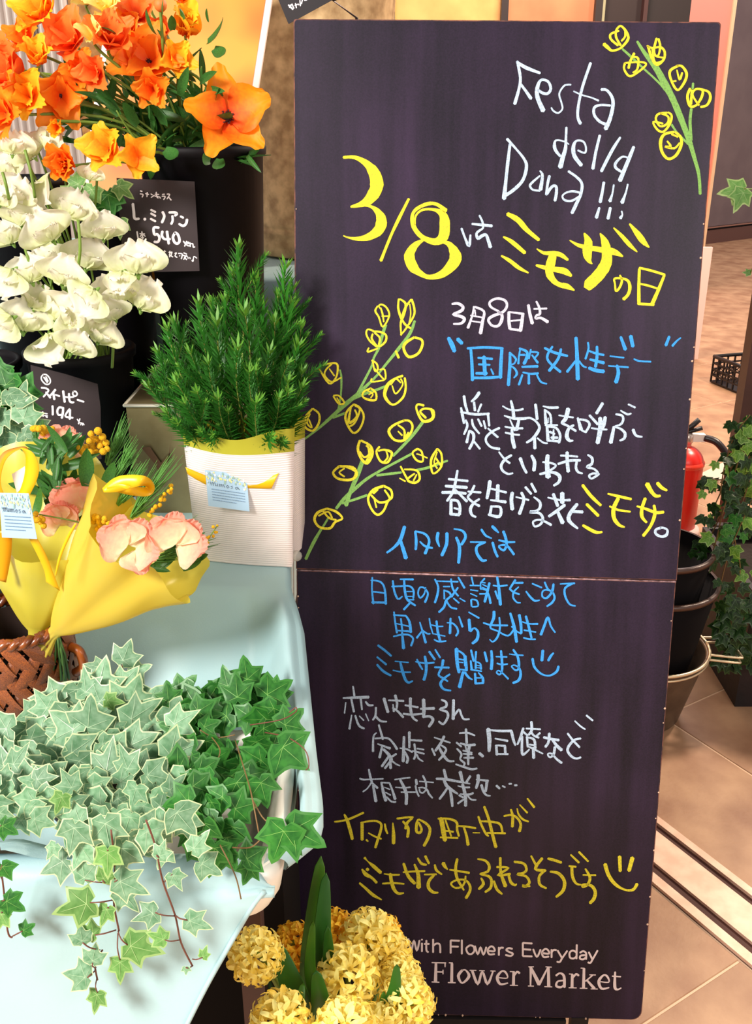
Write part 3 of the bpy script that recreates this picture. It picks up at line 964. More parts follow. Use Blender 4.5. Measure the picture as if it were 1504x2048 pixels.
F='''
860,190,16 840,160,16 870,145,20 920,180,20 945,260,20 880,370,18 840,270,20 805,210,22 830,160,16
860,180,18 880,250,20 890,320,16
870,262,14 950,262,16
1050,90,18 1110,140,26 1090,250,26 1060,330,22 1065,455,16
1040,90,20 1035,180,24 1060,270,26 1100,340,24 1160,385,22
1170,95,24 1195,180,24 1190,260,22 1110,390,20 1060,450,18
1165,95,20 1110,170,24 1075,260,22
1150,140,14 1160,240,14 1140,350,14
785,410,20 730,395,18 715,440,20 750,510,20 820,570,20
780,415,20 850,420,22 910,450,22 910,510,24 860,560,22 820,560,20
780,440,20 770,490,22 820,560,20
800,430,20 850,480,22 840,550,20
740,580,16 730,620,20 830,585,18
1195,475,26 1110,530,30 1090,590,30 1140,670,30 1230,640,28 1275,560,28 1270,500,26 1200,475,24
1010,610,22 1040,680,26
235,775,18 330,740,18 410,735,22 430,780,22 410,880,20 340,935,22 235,775,16
370,740,18 310,800,18 300,860,18 370,920,18 465,875,16
345,790,14 395,860,18
770,705,20 820,740,20 830,800,20 800,810,18 780,720,16
800,790,16 900,900,18 900,800,18 850,800,18
770,890,20 770,920,18 890,905,16
1080,860,26 1000,890,24 930,950,36 900,1060,36 980,1150,24 1080,1080,24 1110,980,24 1100,880,22
1060,930,16 1010,890,20 960,950,18
975,960,14 1010,1040,18 1080,950,16 1060,890,18
760,985,20 690,1020,20 680,1070,20 740,1100,26 810,1100,22 810,1030,22 760,985,20
710,1000,14 780,1040,16 760,1080,16
740,1050,14 790,1020,14
385,1060,18 440,1060,18 495,1130,20 440,1140,20 385,1065,18
420,1080,14 450,1130,14
175,1190,20 110,1270,26 100,1370,22 180,1410,24 240,1330,24 240,1240,22 180,1190,20
140,1300,18 170,1380,18 120,1330,18 150,1240,18
590,1145,20 520,1220,24 510,1310,24 580,1430,22 650,1390,22 690,1270,22 650,1180,22 590,1145,20
560,1180,18 540,1330,30 620,1270,24 600,1200,18
600,1160,16 650,1200,20 600,1330,20 540,1370,20
'''
ck('chalk_drawing','yellow chalk mimosa blossoms upper left','yellow',590,580,5.0133,20,F)
ck('chalk_drawing','green chalk mimosa stem lower left','green',590,780,4.852,26,'''
1240,310,34 1150,430,32 1030,560,30 950,640,26
1130,620,24 1000,690,26 850,770,26 700,860,30 580,960,36 480,1050,36 400,1150,30
260,1340,26 180,1480,34 105,1640,30
655,690,44 600,840,46 540,980,40 495,1120,40
1480,685,22 1300,750,26 1170,780,28
1030,800,24 900,815,26 795,828,26
700,1020,26 600,1055,26 460,1100,24
330,1230,20 270,1330,22''')
ck('chalk_drawing','yellow chalk mimosa blossoms lower left','yellow',590,780,4.852,20,'''
1250,150,24 1190,140,22 1180,190,22 1240,300,30 1330,280,34 1340,200,26 1260,180,22 1215,210,22 1270,270,24
1320,180,20 1340,250,24
1060,295,22 960,340,26 910,400,30 960,480,24 1050,490,26 1120,420,24 1140,350,24 1110,300,22 1050,295,20
1000,340,18 1060,390,22 1060,480,22
1000,400,14 1040,440,18
1100,410,18 1060,490,26
630,490,26 610,570,28 640,660,26 700,710,30 750,620,30 730,540,24 640,490,22
700,510,18 720,620,24 670,650,20 630,600,20
690,540,14 740,600,20 690,690,20
820,550,22 790,600,22 830,690,24 900,700,24 940,610,26 870,580,22 810,590,20
880,580,14 900,650,20 860,700,16
1190,570,22 1140,610,20 1180,680,22 1240,690,20 1230,600,20 1190,570,20
1180,620,14 1220,630,14 1285,660,14
1380,570,22 1320,680,26 1340,810,20 1420,740,22 1420,620,22 1380,570,20
1360,650,18 1420,740,20
1390,700,18 1330,740,16
1380,600,12 1350,700,16 1380,760,16
1025,740,18 1060,810,22 1100,880,22
1060,770,16 1180,780,22 1210,860,24 1160,900,26 1090,870,22 1160,810,18
1015,855,12 1070,885,18
1180,820,16 1150,880,18
430,740,26 370,800,24 420,860,26 540,870,28 600,820,26 560,750,26 430,740,24
480,760,16 430,800,18 480,840,18
500,745,24 590,790,26 570,860,24
860,930,26 760,970,30 710,1050,24 740,1150,24 800,1210,24 860,1170,24 900,1080,24 940,1040,24 930,970,24 860,930,24
740,1020,20 820,1090,24 920,1060,24 870,970,20
770,1060,14 790,1140,18
800,960,30 760,1000,30
310,1150,22 220,1190,30 190,1260,26 240,1330,24 340,1340,26 390,1280,24 460,1245,20 400,1180,26 310,1150,22
270,1170,18 330,1240,20 400,1260,20
230,1220,18 320,1180,18 360,1240,20
''')
ck('chalk_drawing','thick green chalk mimosa stem upper right','green',1190,40,5.6875,40,'''
480,245,30 560,370,46 690,540,76 790,720,84 880,890,76 960,1080,74 1030,1260,66 1080,1400,60 1130,1570,46 1180,1760,40 1195,1980,34
310,330,26 400,410,30 560,560,26 660,650,24 750,740,24 790,800,14
1115,720,30 1110,780,26
1095,1010,32 1080,1160,36 1095,1370,34
870,1190,28 940,1290,24 1060,1410,30''')
ck('chalk_drawing','yellow chalk mimosa blossoms upper right','yellow',1190,40,5.6875,30,'''
100,275,46 140,310,44 195,350,28 290,320,26 370,230,34 370,170,34 330,100,30 285,70,26 240,120,26 240,200,28 290,290,30
270,125,24 180,160,28 180,220,30 260,290,30
340,110,22 340,190,24 300,240,24
600,295,30 640,420,34 700,510,34 780,450,30 790,360,30 740,310,28 650,320,26 590,295,22
700,210,30 670,330,30 680,400,28 720,400,24 740,300,28 720,215,26
700,420,20 775,430,22
650,330,22 680,480,24 760,470,20
445,380,30 400,470,30 380,550,30
340,490,30 330,560,26 390,640,28 480,600,26 580,510,26 520,480,24 340,490,22
430,420,24 490,440,28 480,560,26 430,600,22
950,520,28 860,570,34 850,640,30 900,760,30 950,795,28 1020,700,32 1040,610,34 990,530,30 930,520,24
930,570,18 960,680,26 990,600,24
880,700,18 920,695,24
1080,780,30 1050,870,34 1080,980,34 1150,970,26 1210,880,32 1220,800,30 1140,790,26 1110,860,24 1180,970,26
1210,790,26 1290,820,30 1310,890,34 1270,970,30 1200,990,26
1100,800,30 1090,960,30
820,1055,24 720,1070,28 690,1130,26 740,1210,26 820,1180,28 830,1100,26 740,1060,24
830,1050,22 870,1090,28 850,1180,30 780,1270,28 710,1250,28 660,1160,24 770,1180,24
900,1275,30 790,1300,34 745,1380,40 760,1500,36 830,1580,34 920,1540,34 980,1420,36 970,1330,34 910,1275,30
820,1380,22 860,1440,28 790,1440,24 900,1460,26 960,1400,22
870,1300,24 940,1330,26''')
# printed shop lettering (flat white print), traced as pen strokes
ck('printed_lettering','white printed sans words With Flowers Everyday','print',780,1850,3.1333,12.5,'''
115,85 133,158 150,95 168,160 185,95
200,112 200,165
200,88 200,93
228,95 228,155 240,168
215,117 245,117
270,88 270,170
270,130 290,115 312,122 315,172
380,95 380,175
380,95 435,97
380,133 428,134
450,92 450,180
500,125 478,145 488,175 510,180 528,160 522,132 500,125
532,130 550,182 567,137 585,185 603,137
615,160 655,162 648,138 630,133 612,155 622,182 655,180
682,138 682,188
682,155 694,141 710,141
766,148 744,143 728,155 749,168 770,178 756,192 724,186
832,110 832,192
832,110 890,114
832,150 882,153
832,193 890,195
897,150 920,198 943,152
952,174 996,177 988,154 970,149 952,170 962,198 994,196
1012,152 1012,202
1012,170 1024,155 1042,155
1050,158 1078,206
1110,160 1078,206 1064,229 1046,228
1170,122 1168,210
1168,170 1145,158 1125,172 1128,202 1150,208 1168,195
1190,172 1210,162 1228,175 1228,213
1228,187 1195,190 1190,208 1210,213 1228,200
1245,168 1268,215
1300,158 1268,215 1255,235 1240,232
''')
ck('printed_lettering','white printed bold serif words Flower Market','print',780,1850,3.1333,17,'''
288,240 285,352,22
262,234,8 350,236,9
345,236,10 345,262,7
290,292,9 330,293,10
332,280,8 332,306,8
262,355,8 308,357,8
388,240 386,358,20
370,235,8 392,236,8
364,359,8 410,360,8
452,282 428,318,20 452,362,12 495,320,20 475,282,10 452,282
515,285 550,368,18 578,290,14 610,368,18 645,290,10
500,282,7 540,283,7
560,284,7 592,285,7
630,286,7 660,287,7
680,328,8 735,330,8 725,296,14 700,288,12 672,325,20 690,368,16 738,362,9
775,292 773,375,20
752,290,7 780,291,7
752,376,7 800,377,7
778,315,12 795,292,14 812,300,14
882,262 880,378,10
880,262 935,370,26
935,370 990,262,10
992,262 994,382,22
868,260,7 900,260,7
975,260,7 1012,262,7
865,380,7 900,381,7
968,384,7 1015,386,7
1040,315,14 1065,300,12 1090,320,18 1092,388,18
1090,345,10 1050,352,12 1042,380,16 1070,388,14 1090,372,9
1142,308 1140,388,20
1122,305,7 1145,306,7
1120,391,7 1168,392,7
1145,330,10 1165,306,14 1182,315,14
1215,270 1212,392,20
1195,268,7 1218,269,7
1190,394,7 1235,395,7
1270,312,9 1225,350,10
1232,342,12 1280,396,20
1250,310,7 1288,311,7
1258,398,7 1300,399,7
1312,352,8 1370,356,8 1362,322,14 1338,312,12 1308,350,20 1325,396,16 1372,390,9
1410,292,12 1408,385,20 1425,402,12 1448,392,8
1392,318,9 1445,322,9
''')
# ---------------------------------------------------------------- chalkboard plane (found from its four corners)
BL=Vector((-.1279,1.1197,.05)); yaw,lean,roll,BWd,BHt=-.0206,.1977,-.0086,.5627,1.5095
_ax=Vector((math.cos(yaw),math.sin(yaw),0)); _n0=Vector((-math.sin(yaw),math.cos(yaw),0))
_up=Vector((0,0,1))*math.cos(lean)+_n0*math.sin(lean)
BA=_ax*math.cos(roll)+_up*math.sin(roll); BB=-_ax*math.sin(roll)+_up*math.cos(roll); BN=BA.cross(BB).normalized()
if BN.y>0: BN=-BN                                  # towards the viewer
def onplane(u,v,o,n):
    r=ray(u,v); return CAMP+r*((o-CAMP).dot(n)/r.dot(n))
def smooth2(pts,k=4):
    if len(pts)<3: return pts
    out=[]
    for i in range(len(pts)-1):
        a=pts[max(i-1,0)];b=pts[i];c=pts[i+1];d=pts[min(i+2,len(pts)-1)]
        for j in range(k):
            t=j/k
            out.append(tuple(.5*((2*b[q])+(c[q]-a[q])*t+(2*a[q]-5*b[q]+4*c[q]-d[q])*t*t+(3*b[q]-a[q]-3*c[q]+d[q])*t**3) for q in range(3)))
    out.append(pts[-1]); return out
def strokes(mb,ox,oy,s,w0,txt,o,n,lift=.0004,mi=0,wk=1.0,rag=0):
    idx=0
    for ln in txt.strip().split('\n'):
        pts=[];w=w0
        for tk in ln.split():
            q=[float(a) for a in tk.split(',')]
            if len(q)>2: w=q[2]
            pts.append((ox+q[0]/s,oy+q[1]/s,max(w,4)*wk/s))
        if len(pts)<2: continue
        pts=smooth2(pts)
        L=[];R=[]
        for i,p in enumerate(pts):
            a=pts[max(i-1,0)];b=pts[min(i+1,len(pts)-1)]
            dx,dy=b[0]-a[0],b[1]-a[1]; l=math.hypot(dx,dy) or 1; dx/=l;dy/=l; h=p[2]/2
            j=1+(U(-rag,rag) if rag else 0)
            L.append((p[0]-dy*h*j,p[1]+dx*h*j)); R.append((p[0]+dy*h*j,p[1]-dx*h*j))
        a,b=pts[0],pts[1]; l=math.hypot(b[0]-a[0],b[1]-a[1]) or 1; e0=(a[0]-(b[0]-a[0])/l*a[2]*.32,a[1]-(b[1]-a[1])/l*a[2]*.32)
        a,b=pts[-1],pts[-2]; l=math.hypot(b[0]-a[0],b[1]-a[1]) or 1; e1=(a[0]-(b[0]-a[0])/l*a[2]*.32,a[1]-(b[1]-a[1])/l*a[2]*.32)
        off=lift+idx*.000006; idx+=1
        V=[onplane(x,y,o,n)+n*off for (x,y) in [e0]+[q for pr in zip(L,R) for q in pr]+[e1]]
        m=len(pts); F=[(0,1,2)]+[(1+2*i,2+2*i,4+2*i,3+2*i) for i in range(m-1)]+[(2*m-1,2*m,2*m+1)]
        mb.add(V,F,mi)
# board material: dark purple-black chalk paint with wiped dust
def board_mat():
    m=bpy.data.materials.new('chalkboard_paint'); m.use_nodes=True; nt=m.node_tree;N=nt.nodes;L=nt.links;b=N['Principled BSDF']
    tc=N.new('ShaderNodeTexCoord')
    n1=N.new('ShaderNodeTexNoise'); n1.inputs['Scale'].default_value=3.2; n1.inputs['Detail'].default_value=5; L.new(tc.outputs['Object'],n1.inputs['Vector'])
    mp=N.new('ShaderNodeMapping'); mp.inputs['Scale'].default_value=(22,1,1.6); L.new(tc.outputs['Object'],mp.inputs['Vector'])
    n2=N.new('ShaderNodeTexNoise'); n2.inputs['Scale'].default_value=1.5; n2.inputs['Detail'].default_value=6; L.new(mp.outputs[0],n2.inputs['Vector'])
    n3=N.new('ShaderNodeTexNoise'); n3.inputs['Scale'].default_value=420; n3.inputs['Detail'].default_value=2; L.new(tc.outputs['Object'],n3.inputs['Vector'])
    mul=N.new('ShaderNodeMath'); mul.operation='MULTIPLY'; L.new(n1.outputs['Fac'],mul.inputs[0]); L.new(n2.outputs['Fac'],mul.inputs[1])
    ad=N.new('ShaderNodeMath'); ad.operation='MULTIPLY_ADD'; L.new(n3.outputs['Fac'],ad.inputs[0]); ad.inputs[1].default_value=.22; L.new(mul.outputs[0],ad.inputs[2])
    rp=N.new('ShaderNodeValToRGB'); L.new(ad.outputs[0],rp.inputs[0])
    rp.color_ramp.elements[0].position=.22; rp.color_ramp.elements[0].color=(*lin((14,10,22)),1)
    rp.color_ramp.elements[1].position=.66; rp.color_ramp.elements[1].color=(*lin((54,37,64)),1)
    L.new(rp.outputs[0],b.inputs['Base Color']); b.inputs['Roughness'].default_value=.42; b.inputs['Specular IOR Level'].default_value=.28
    return m
M_board=board_mat()
M_bedge=mat('board_raw_edge',(120,74,62),.8,rgb2=(60,40,44),nscale=90)
def chalk_mat(name,rgb):
    m=bpy.data.materials.new(name); m.use_nodes=True; nt=m.node_tree;N=nt.nodes;L=nt.links;b=N['Principled BSDF']
    tc=N.new('ShaderNodeTexCoord'); n=N.new('ShaderNodeTexNoise'); n.inputs['Scale'].default_value=520; n.inputs['Detail'].default_value=3; L.new(tc.outputs['Object'],n.inputs['Vector'])
    rp=N.new('ShaderNodeValToRGB'); L.new(n.outputs['Fac'],rp.inputs[0]); c=lin(rgb)
    rp.color_ramp.elements[0].position=.30; rp.color_ramp.elements[0].color=(*[x*.6+.02 for x in c],1)
    rp.color_ramp.elements[1].position=.55; rp.color_ramp.elements[1].color=(*c,1)
    L.new(rp.outputs[0],b.inputs['Base Color']); b.inputs['Roughness'].default_value=.95; b.inputs['Specular IOR Level'].default_value=.1
    return m
MC={'white':chalk_mat('chalk_pale_blue',(186,206,228)),'pink':chalk_mat('chalk_white',(206,204,222)),'yellow':chalk_mat('chalk_yellow',(226,212,56)),
    'blue':chalk_mat('chalk_blue',(62,154,232)),'green':chalk_mat('chalk_green',(124,170,88)),'print':mat('printed_white',(232,214,212),.6)}
def bp(x,y,d=0):                       # board coordinates: x from the left, y up from the bottom (metres)
    return BL+BA*x+BB*y+BN*d
board=thing('chalkboard_sign','tall black chalkboard with chalk lettering and yellow mimosa drawings leaning behind the flowers','chalkboard',bp(BWd/2,0,-.02))
SEAM=onplane(597,1139,BL,BN); ys0=(SEAM-BL).dot(BB); SEAM2=onplane(1340,1162,BL,BN); ys1=(SEAM2-BL).dot(BB)
def slab(x0,x1,yb0,yb1,yt0,yt1,rb=0,rt=0):
    """panel with corner radii; yb0..yt1 are its heights at the left and right"""
    def arc(cx,cy,r,a0,a1,k=6): return [(cx+r*math.cos(math.radians(a0+(a1-a0)*i/k)),cy+r*math.sin(math.radians(a0+(a1-a0)*i/k))) for i in range(k+1)] if r>0 else [(cx,cy)]
    rb_=max(rb,.0008); rt_=max(rt,.0008)
    o=arc(x0+rb_,yb0+rb_,rb_,180,270)+arc(x1-rb_,yb1+rb_,rb_,270,360)+arc(x1-rt_,yt1-rt_,rt_,0,90)+arc(x0+rt_,yt0-rt_,rt_,90,180)
    mb=MB(); n=len(o); T=.018
    front=[bp(x,y,0) for x,y in o]; e1=[bp(x,y,-.0012) for x,y in o]; cx=(x0+x1)/2; cy=(yb0+yt0)/2
    inn=[bp(cx+(x-cx)*(1-.0016/(x1-x0)*2),cy+(y-cy)*(1-.0016/(yt0-yb0)*2),0) for x,y in o]
    back=[bp(x,y,-T) for x,y in o]
    mb.add(inn,[tuple(range(n))]); mb.add(inn+e1,[(i,(i+1)%n,n+(i+1)%n,n+i) for i in range(n)],1)
    mb.add(e1+back,[(i,(i+1)%n,n+(i+1)%n,n+i) for i in range(n)],1); mb.add(back,[tuple(range(n))[::-1]])
    return mb
part('lower_board',slab(0,BWd,0,0,ys0-.0012,ys1-.0012,rb=.016),[M_board,M_bedge],board,False)
part('upper_board',slab(-.0008,BWd+.001,ys0+.0006,ys1+.0006,BHt,BHt,rt=.004),[M_board,M_bedge],board,False)
mb=MB(); mb.box((0,0,0),(.5,.5,.5)); 
sv=[]
a=bp(.0,ys0-.0016,-.0015);b_=bp(BWd,ys1-.0016,-.0015)
mb=MB(); mb.tube([a,b_],.0013,6); part('seam_strip',mb,mat('seam_dust',(196,156,160),.9,rgb2=(110,84,90),nscale=160),board,label='pale dusty seam line')
mb=MB()
for i in range(26):                     # chipped paint along the edges
    x=.001+U(0,.002) if i%3==0 else BWd-.001-U(0,.002); y=U(.02,1.3); mb.ball(bp(x,y,.0003),U(.0008,.0018),6,4)
for i in range(8): mb.ball(bp(U(.2,.5),.001,.0003),U(.001,.0022),6,4)
part('edge_chips',mb,mat('chip',(214,176,150),.9),board,kind='stuff')
# A-frame rear leaf that props the board
for x in (.03,BWd-.03):
    t=bp(x,BHt*.62,-.034); f=Vector((t.x+(.03 if x<.1 else -.03),t.y+.10,.0)); mb=MB(); mb.tube([bp(x,BHt*.62,-.02),t,f],.009,8)
    part('rear_leg',mb,mat('black_metal',(24,22,24),.5),board)
for x in (.012,BWd-.10):
    mb=MB(); mb.box(tuple(bp(x,-.023,-.012)),(.014,.008,.027))
    part('foot',mb,mat('foot_and_shade_black',(20,14,14),.6),board,False)
mb=MB(); c_=(bp(.02,-.024,-.008)+bp(.44,-.024,-.008))/2; mb.box(tuple(c_),(.21,.006,.020),yaw); part('under_shade_bar',mb,mat('foot_and_shade_black',(20,14,14),.6),board,False)  # black bar standing in for the shadow under the board
for (nm,lab,col,ox,oy,s,w,txt) in CH:
    mb=MB(); strokes(mb,ox,oy,s,w,txt,BL,BN,.0006 if col!='green' else .0003,wk=.95,rag=.05 if col!='print' else 0)
    o=part(nm,mb,MC[col],board,False); o['label']=lab
# ---------------------------------------------------------------- the flower stall: table, cloth, tiers
def sstep(a,b,x):
    t=max(0,min(1,(x-a)/(b-a))); return t*t*(3-2*t)
def xr(Y):
    ks=[(.64,-.082),(.655,-.068),(.668,-.058),(.685,-.054),(.72,-.056),(.80,-.067),(.99,-.090),(1.04,-.096),(1.10,-.108),(1.16,-.122),(1.22,-.128),(1.25,-.132),(2.6,-.132)]
    for (a,xa),(b,xb) in zip(ks,ks[1:]):
        if Y<=b: return xa+(xb-xa)*max(0,(Y-a)/(b-a))
    return ks[-1][1]
Z0=.82
def cloth_z(x,Y):
    e=xr(Y)-x
    D=.118*sstep(1.15,1.02,Y)*max(sstep(.66,.71,Y),sstep(-.262,-.24,x))*sstep(.012+.006*sstep(.86,1,Y),.030+.032*sstep(.86,1.0,Y),e)
    z=Z0-D
    z+=.009*math.exp(-((e-.016)/.011)**2)*sstep(1.14,1.06,Y)        # padded right rim
    z+=.006*math.exp(-((Y-1.135-.02*math.sin(x*13))/.03)**2)*sstep(.02,.05,e)
    # folds running down the back of the hollow and across its floor
    f=sstep(1.13,1.0,Y)*sstep(.03,.09,e)
    z+=f*(.006*math.sin(x*38+Y*22)+.005*math.sin((x*.6-Y)*46+1.3)+.0035*math.sin(x*90-Y*30))
    z+=.012*f*math.exp(-((Y-(.99+.35*(x+.2)))/.018)**2)
    return z
tc_=thing('table_cloth','pale aqua cloth draped over the flower table with a sunken tray and hanging front','tablecloth',(-.45,1.2,.70))
XL=-1.25
ys=[.64+.0125*i for i in range(44)]+[1.2+.045*i for i in range(14)]
rows=[]
for Y in ys:
    e=xr(Y); row=[]
    nx=90
    for j in range(nx+1):
        t=j/nx; t=1-(1-t)**1.7; x=XL+(e-.004-XL)*t; row.append((x,Y,cloth_z(x,Y)))
    zt=row[-1][2]
    hang=.004+.018*sstep(.66,.74,Y)+.10*sstep(1.0,1.15,Y)
    for k in range(1,9):                                             # rounded edge and drop on the right
        a=k/8*math.pi/2
        if k<=4: row.append((e-.004+.010*math.sin(k/4*math.pi/2),Y,zt-.010*(1-math.cos(k/4*math.pi/2))))
        else: row.append((e+.006-.004*(k-4)/4,Y,zt-.010-hang*(k-4)/4))
    rows.append(row)
m=MB(); nc_=len(rows[0]); FF=[]
for i in range(len(rows)-1):
    for j in range(nc_-1):
        x_,Y_=rows[i][j][0],ys[i]
        if x_>-.245 and xr(Y_)-x_>.017 and Y_<.745: continue
        FF.append((i*nc_+j,i*nc_+j+1,(i+1)*nc_+j+1,(i+1)*nc_+j))
m.add([p for r in rows for p in r],FF)
M_cloth=mat('aqua_cloth',(170,201,205),.5,rgb2=(163,195,200),nscale=5,bump=.06,bscale=500,spec=.4)
part('top_cloth',m,M_cloth,tc_)
# upper tier behind
Z1=1.135; m=MB(); rows=[]
for Y,z in [(1.765,Z0+.002),(1.762,.95),(1.76,1.10),(1.765,1.128),(1.775,Z1),(1.83,Z1),(1.95,Z1),(2.1,Z1),(2.35,Z1)]:
    rows.append([(XL+(-.126-XL)*j/40,Y+(.006*math.sin(j*1.1) if z<1.1 else 0),z) for j in range(41)])
m.grid(rows); part('upper_cloth',m,M_cloth,tc_)
# hanging front: hem rises towards the right corner
rows=[]; hem=[P(548,1764,.619),P(528,1782,.617),P(500,1822,.613),P(455,1894,.609),P(413,1966,.604),P(372,2044,.599),P(352,2090,.596),P(330,2150,.592)]
hx=[h.x for h in hem]; hz=[h.z for h in hem]
nx=70
top=[]
for j in range(nx+1):
    t=j/nx; x=XL+(hx[0]-XL)*(1-(1-t)**1.4); 
    # hem height at this x
    if x<=hx[-1]: zb=hz[-1]-.3*(hx[-1]-x)
    else:
        zb=hz[0]
        for (a,za),(b,zb_) in zip(zip(hx,hz),zip(hx[1:],hz[1:])):
            if b<=x<=a: zb=za+(zb_-za)*(a-x)/(a-b+1e-9); break
    zb=max(zb,.15); ztop=.806
    zb=min(zb,ztop-.004)
    col=[]
    for i in range(25):
        s=i/24; z=ztop+(zb-ztop)*s
        d=.006*math.sin(x*17+2)*s+.010*math.sin(x*9+.5)*s+ .003*math.sin(x*40)*s*s
        y=.6255-.006*math.sin(min(1,s*6)*math.pi/2)-.020*s*(ztop-zb)/.2+d*s**.3*.7-.002
        col.append((x,y,z))
    top.append(col)
rows=[[top[j][i] for j in range(nx+1)] for i in range(25)]
cov=[1-sstep(P(478,1690,.63).x,P(545,1765,.63).x,r[0]) for r in rows[0]]
def over(Y,z): return [(r[0], r[1]+(Y-r[1])*c, r[2]+(z-r[2])*c) for r,c in zip(rows[0],cov)]
m=MB(); m.grid([over(.664,.770),over(.656,.806),over(.650,.8165),over(.640,.8195),over(.630,.8175),over(.6245,.812)]+rows); M_front=mat('aqua_cloth_front',(196,230,232),.5,rgb2=(190,226,228),nscale=3,bump=.05,bscale=500)
o=part('front_drape',m,M_cloth,tc_)
sm=o.modifiers.new('s','SOLIDIFY'); sm.thickness=.0015
# stitched hem roll
hp=[Vector((h.x,h.y-.006,h.z)) for h in hem[1:]]
hh=[]
for h in hem[1:]:
    # follow the drape surface
    j=min(range(nx+1),key=lambda q:abs(top[q][24][0]-h.x)); hh.append((h.x,top[j][24][1]-.001,h.z))
m=MB(); m.tube(spline(hh,4),.0022,8); part('hem',m,M_cloth,tc_)
# white trough edge showing at the front right corner
tw=thing('white_trough','white plastic trough with rounded corner holding the ivy pots','trough',(-.152,.73,.71))
M_wh=mat('white_plastic',(240,236,226),.35)
def rrect(x0,x1,y0,y1,r,k=6):
    o=[]
    for cx,cy,a0 in ((x1-r,y0+r,-90),(x1-r,y1-r,0),(x0+r,y1-r,90),(x0+r,y0+r,180)):
        o+=[(cx+r*math.cos(math.radians(a0+90*i/k)),cy+r*math.sin(math.radians(a0+90*i/k))) for i in range(k+1)]
    return o
o0=rrect(-.222,-.082,.628,.842,.028); m=MB()
def ins(o,d,z): 
    cx=(-.222-.082)/2;cy=.735
    return [(x-d*(1 if x>cx else -1),y-d*(1 if y>cy else -1),z) for x,y in o]
m.grid([ins(o0,.012,.755),ins(o0,.004,.775),ins(o0,0,.80),ins(o0,0,.806),ins(o0,.003,.812),ins(o0,.008,.814),ins(o0,.013,.812),ins(o0,.018,.802),ins(o0,.028,.76),ins(o0,.034,.728),ins(o0,.05,.722)],0,True)
n=len(o0); m.add(ins(o0,.05,.722),[tuple(range(n))])
part('shell',m,M_wh,tw)
# table body under the cloth
tb=thing('flower_table','dark wooden flower table under the aqua cloth','table',(-.6,1.2,0))
M_tb=mat('table_dark',(8,5,7),.8,spec=.2); M_leg=mat('table_leg_brown',(74,48,46),.5,rgb2=(58,38,38),nscale=12)
m=MB(); m.box((-.69,1.0,.328),(.575,.10,.328)); part('cabinet',m,M_tb,tb,False)
m=MB(); m.box((-.69,.97,.665),(.56,.20,.008)); part('tabletop',m,M_tb,tb,False)
m=MB(); m.box((-.69,1.48,.403),(.556,.28,.403)); part('rear_cabinet',m,M_tb,tb,False)
m=MB(); m.box((-.69,2.06,.56),(.55,.27,.56)); part('upper_cabinet',m,M_tb,tb,False)
for x in (-.134,-1.15):
    m=MB(); m.box((x,.765,.327),(.0125,.0125,.327)); part('leg',m,M_leg,tb,False)
m=MB(); m.box((-.64,.765,.635),(.49,.010,.018)); part('front_rail',m,M_leg,tb,False)
# ---------------------------------------------------------------- riser box, buckets
M_bk=mat('bucket_black',(8,5,10),.6,spec=.2)
M_rs=mat('brushed_tin',(150,140,104),.42,metal=.6,rgb2=(104,92,62),nscale=9,detail=5)
rs=thing('metal_riser','tarnished tin box standing on the aqua cloth behind the white bag','box',(-.27,1.56,Z0))
m=MB(); m.box((-.265,1.565,Z0+.090),(.120,.155,.090)); part('body',m,M_rs,rs,False)
m=MB(); 
for a,b in (((-.387,1.408),(-.143,1.408)),((-.387,1.408),(-.387,1.722)),((-.143,1.408),(-.143,1.722)),((-.387,1.722),(-.143,1.722))): m.tube([(a[0],a[1],Z0+.180),(b[0],b[1],Z0+.180)],.0028,6)
part('rim',m,mat('tin_bright',(240,234,214),.25,metal=.7),rs)
m=MB()
q=[P(283,895,1.4065),P(300,893,1.4065),P(322,925,1.4065),P(340,905,1.4065),P(341,885,1.4065),P(335,930,1.4065),P(318,952,1.4065),P(312,930,1.4065)]
m.add([p+Vector((0,-.001,0)) for p in q],[tuple(range(8))]); part('stain',m,mat('stain_brown',(92,62,38),.7),rs,False)
def bucket(name,label,c,r0,r1,h,group=None):
    t=thing(name,label,'bucket',c,group)
    m=MB(); m.lathe([(.001,0),(r0,0),(r0+.003,.003),(r1-.002,h-.016),(r1+.003,h-.014),(r1+.004,h-.003),(r1+.001,h),(r1-.004,h),(r1-.006,h-.01),(r0-.005,.008),(.001,.006)],c,56); part('body',m,M_bk,t)
    m=MB(); m.lathe([(.001,h*.72),(r0+(r1-r0)*.72-.009,h*.72)],c,32); part('water',m,mat('dark_water',(18,20,18),.08),t)
    return t
RB=Vector((-.275,1.60,Z0+.183)); SB=Vector((-.474,1.50,Z0)); SB2=Vector((-.648,1.47,Z0))
bucket('flower_bucket','tall black bucket of orange ranunculus with a price card',RB,.080,.098,.365,'black flower buckets')
bucket('flower_bucket','black bucket of white sweet peas with a price card',SB,.066,.084,.25,'black flower buckets')
bucket('flower_bucket','tall black bucket standing behind the white sweet peas at the left',Vector((-.60,1.685,Z0)),.062,.078,.495,'black flower buckets')
bucket('flower_bucket','narrow black bucket added as dark filler between the ranunculus bucket and the sweet peas',Vector((-.452,1.70,Z0)),.050,.060,.45,'black flower buckets')  # extra bucket added to keep the shaded gap between the others dark
bucket('flower_bucket','black bucket at the left edge under the white sweet peas',SB2,.066,.082,.235,'black flower buckets')
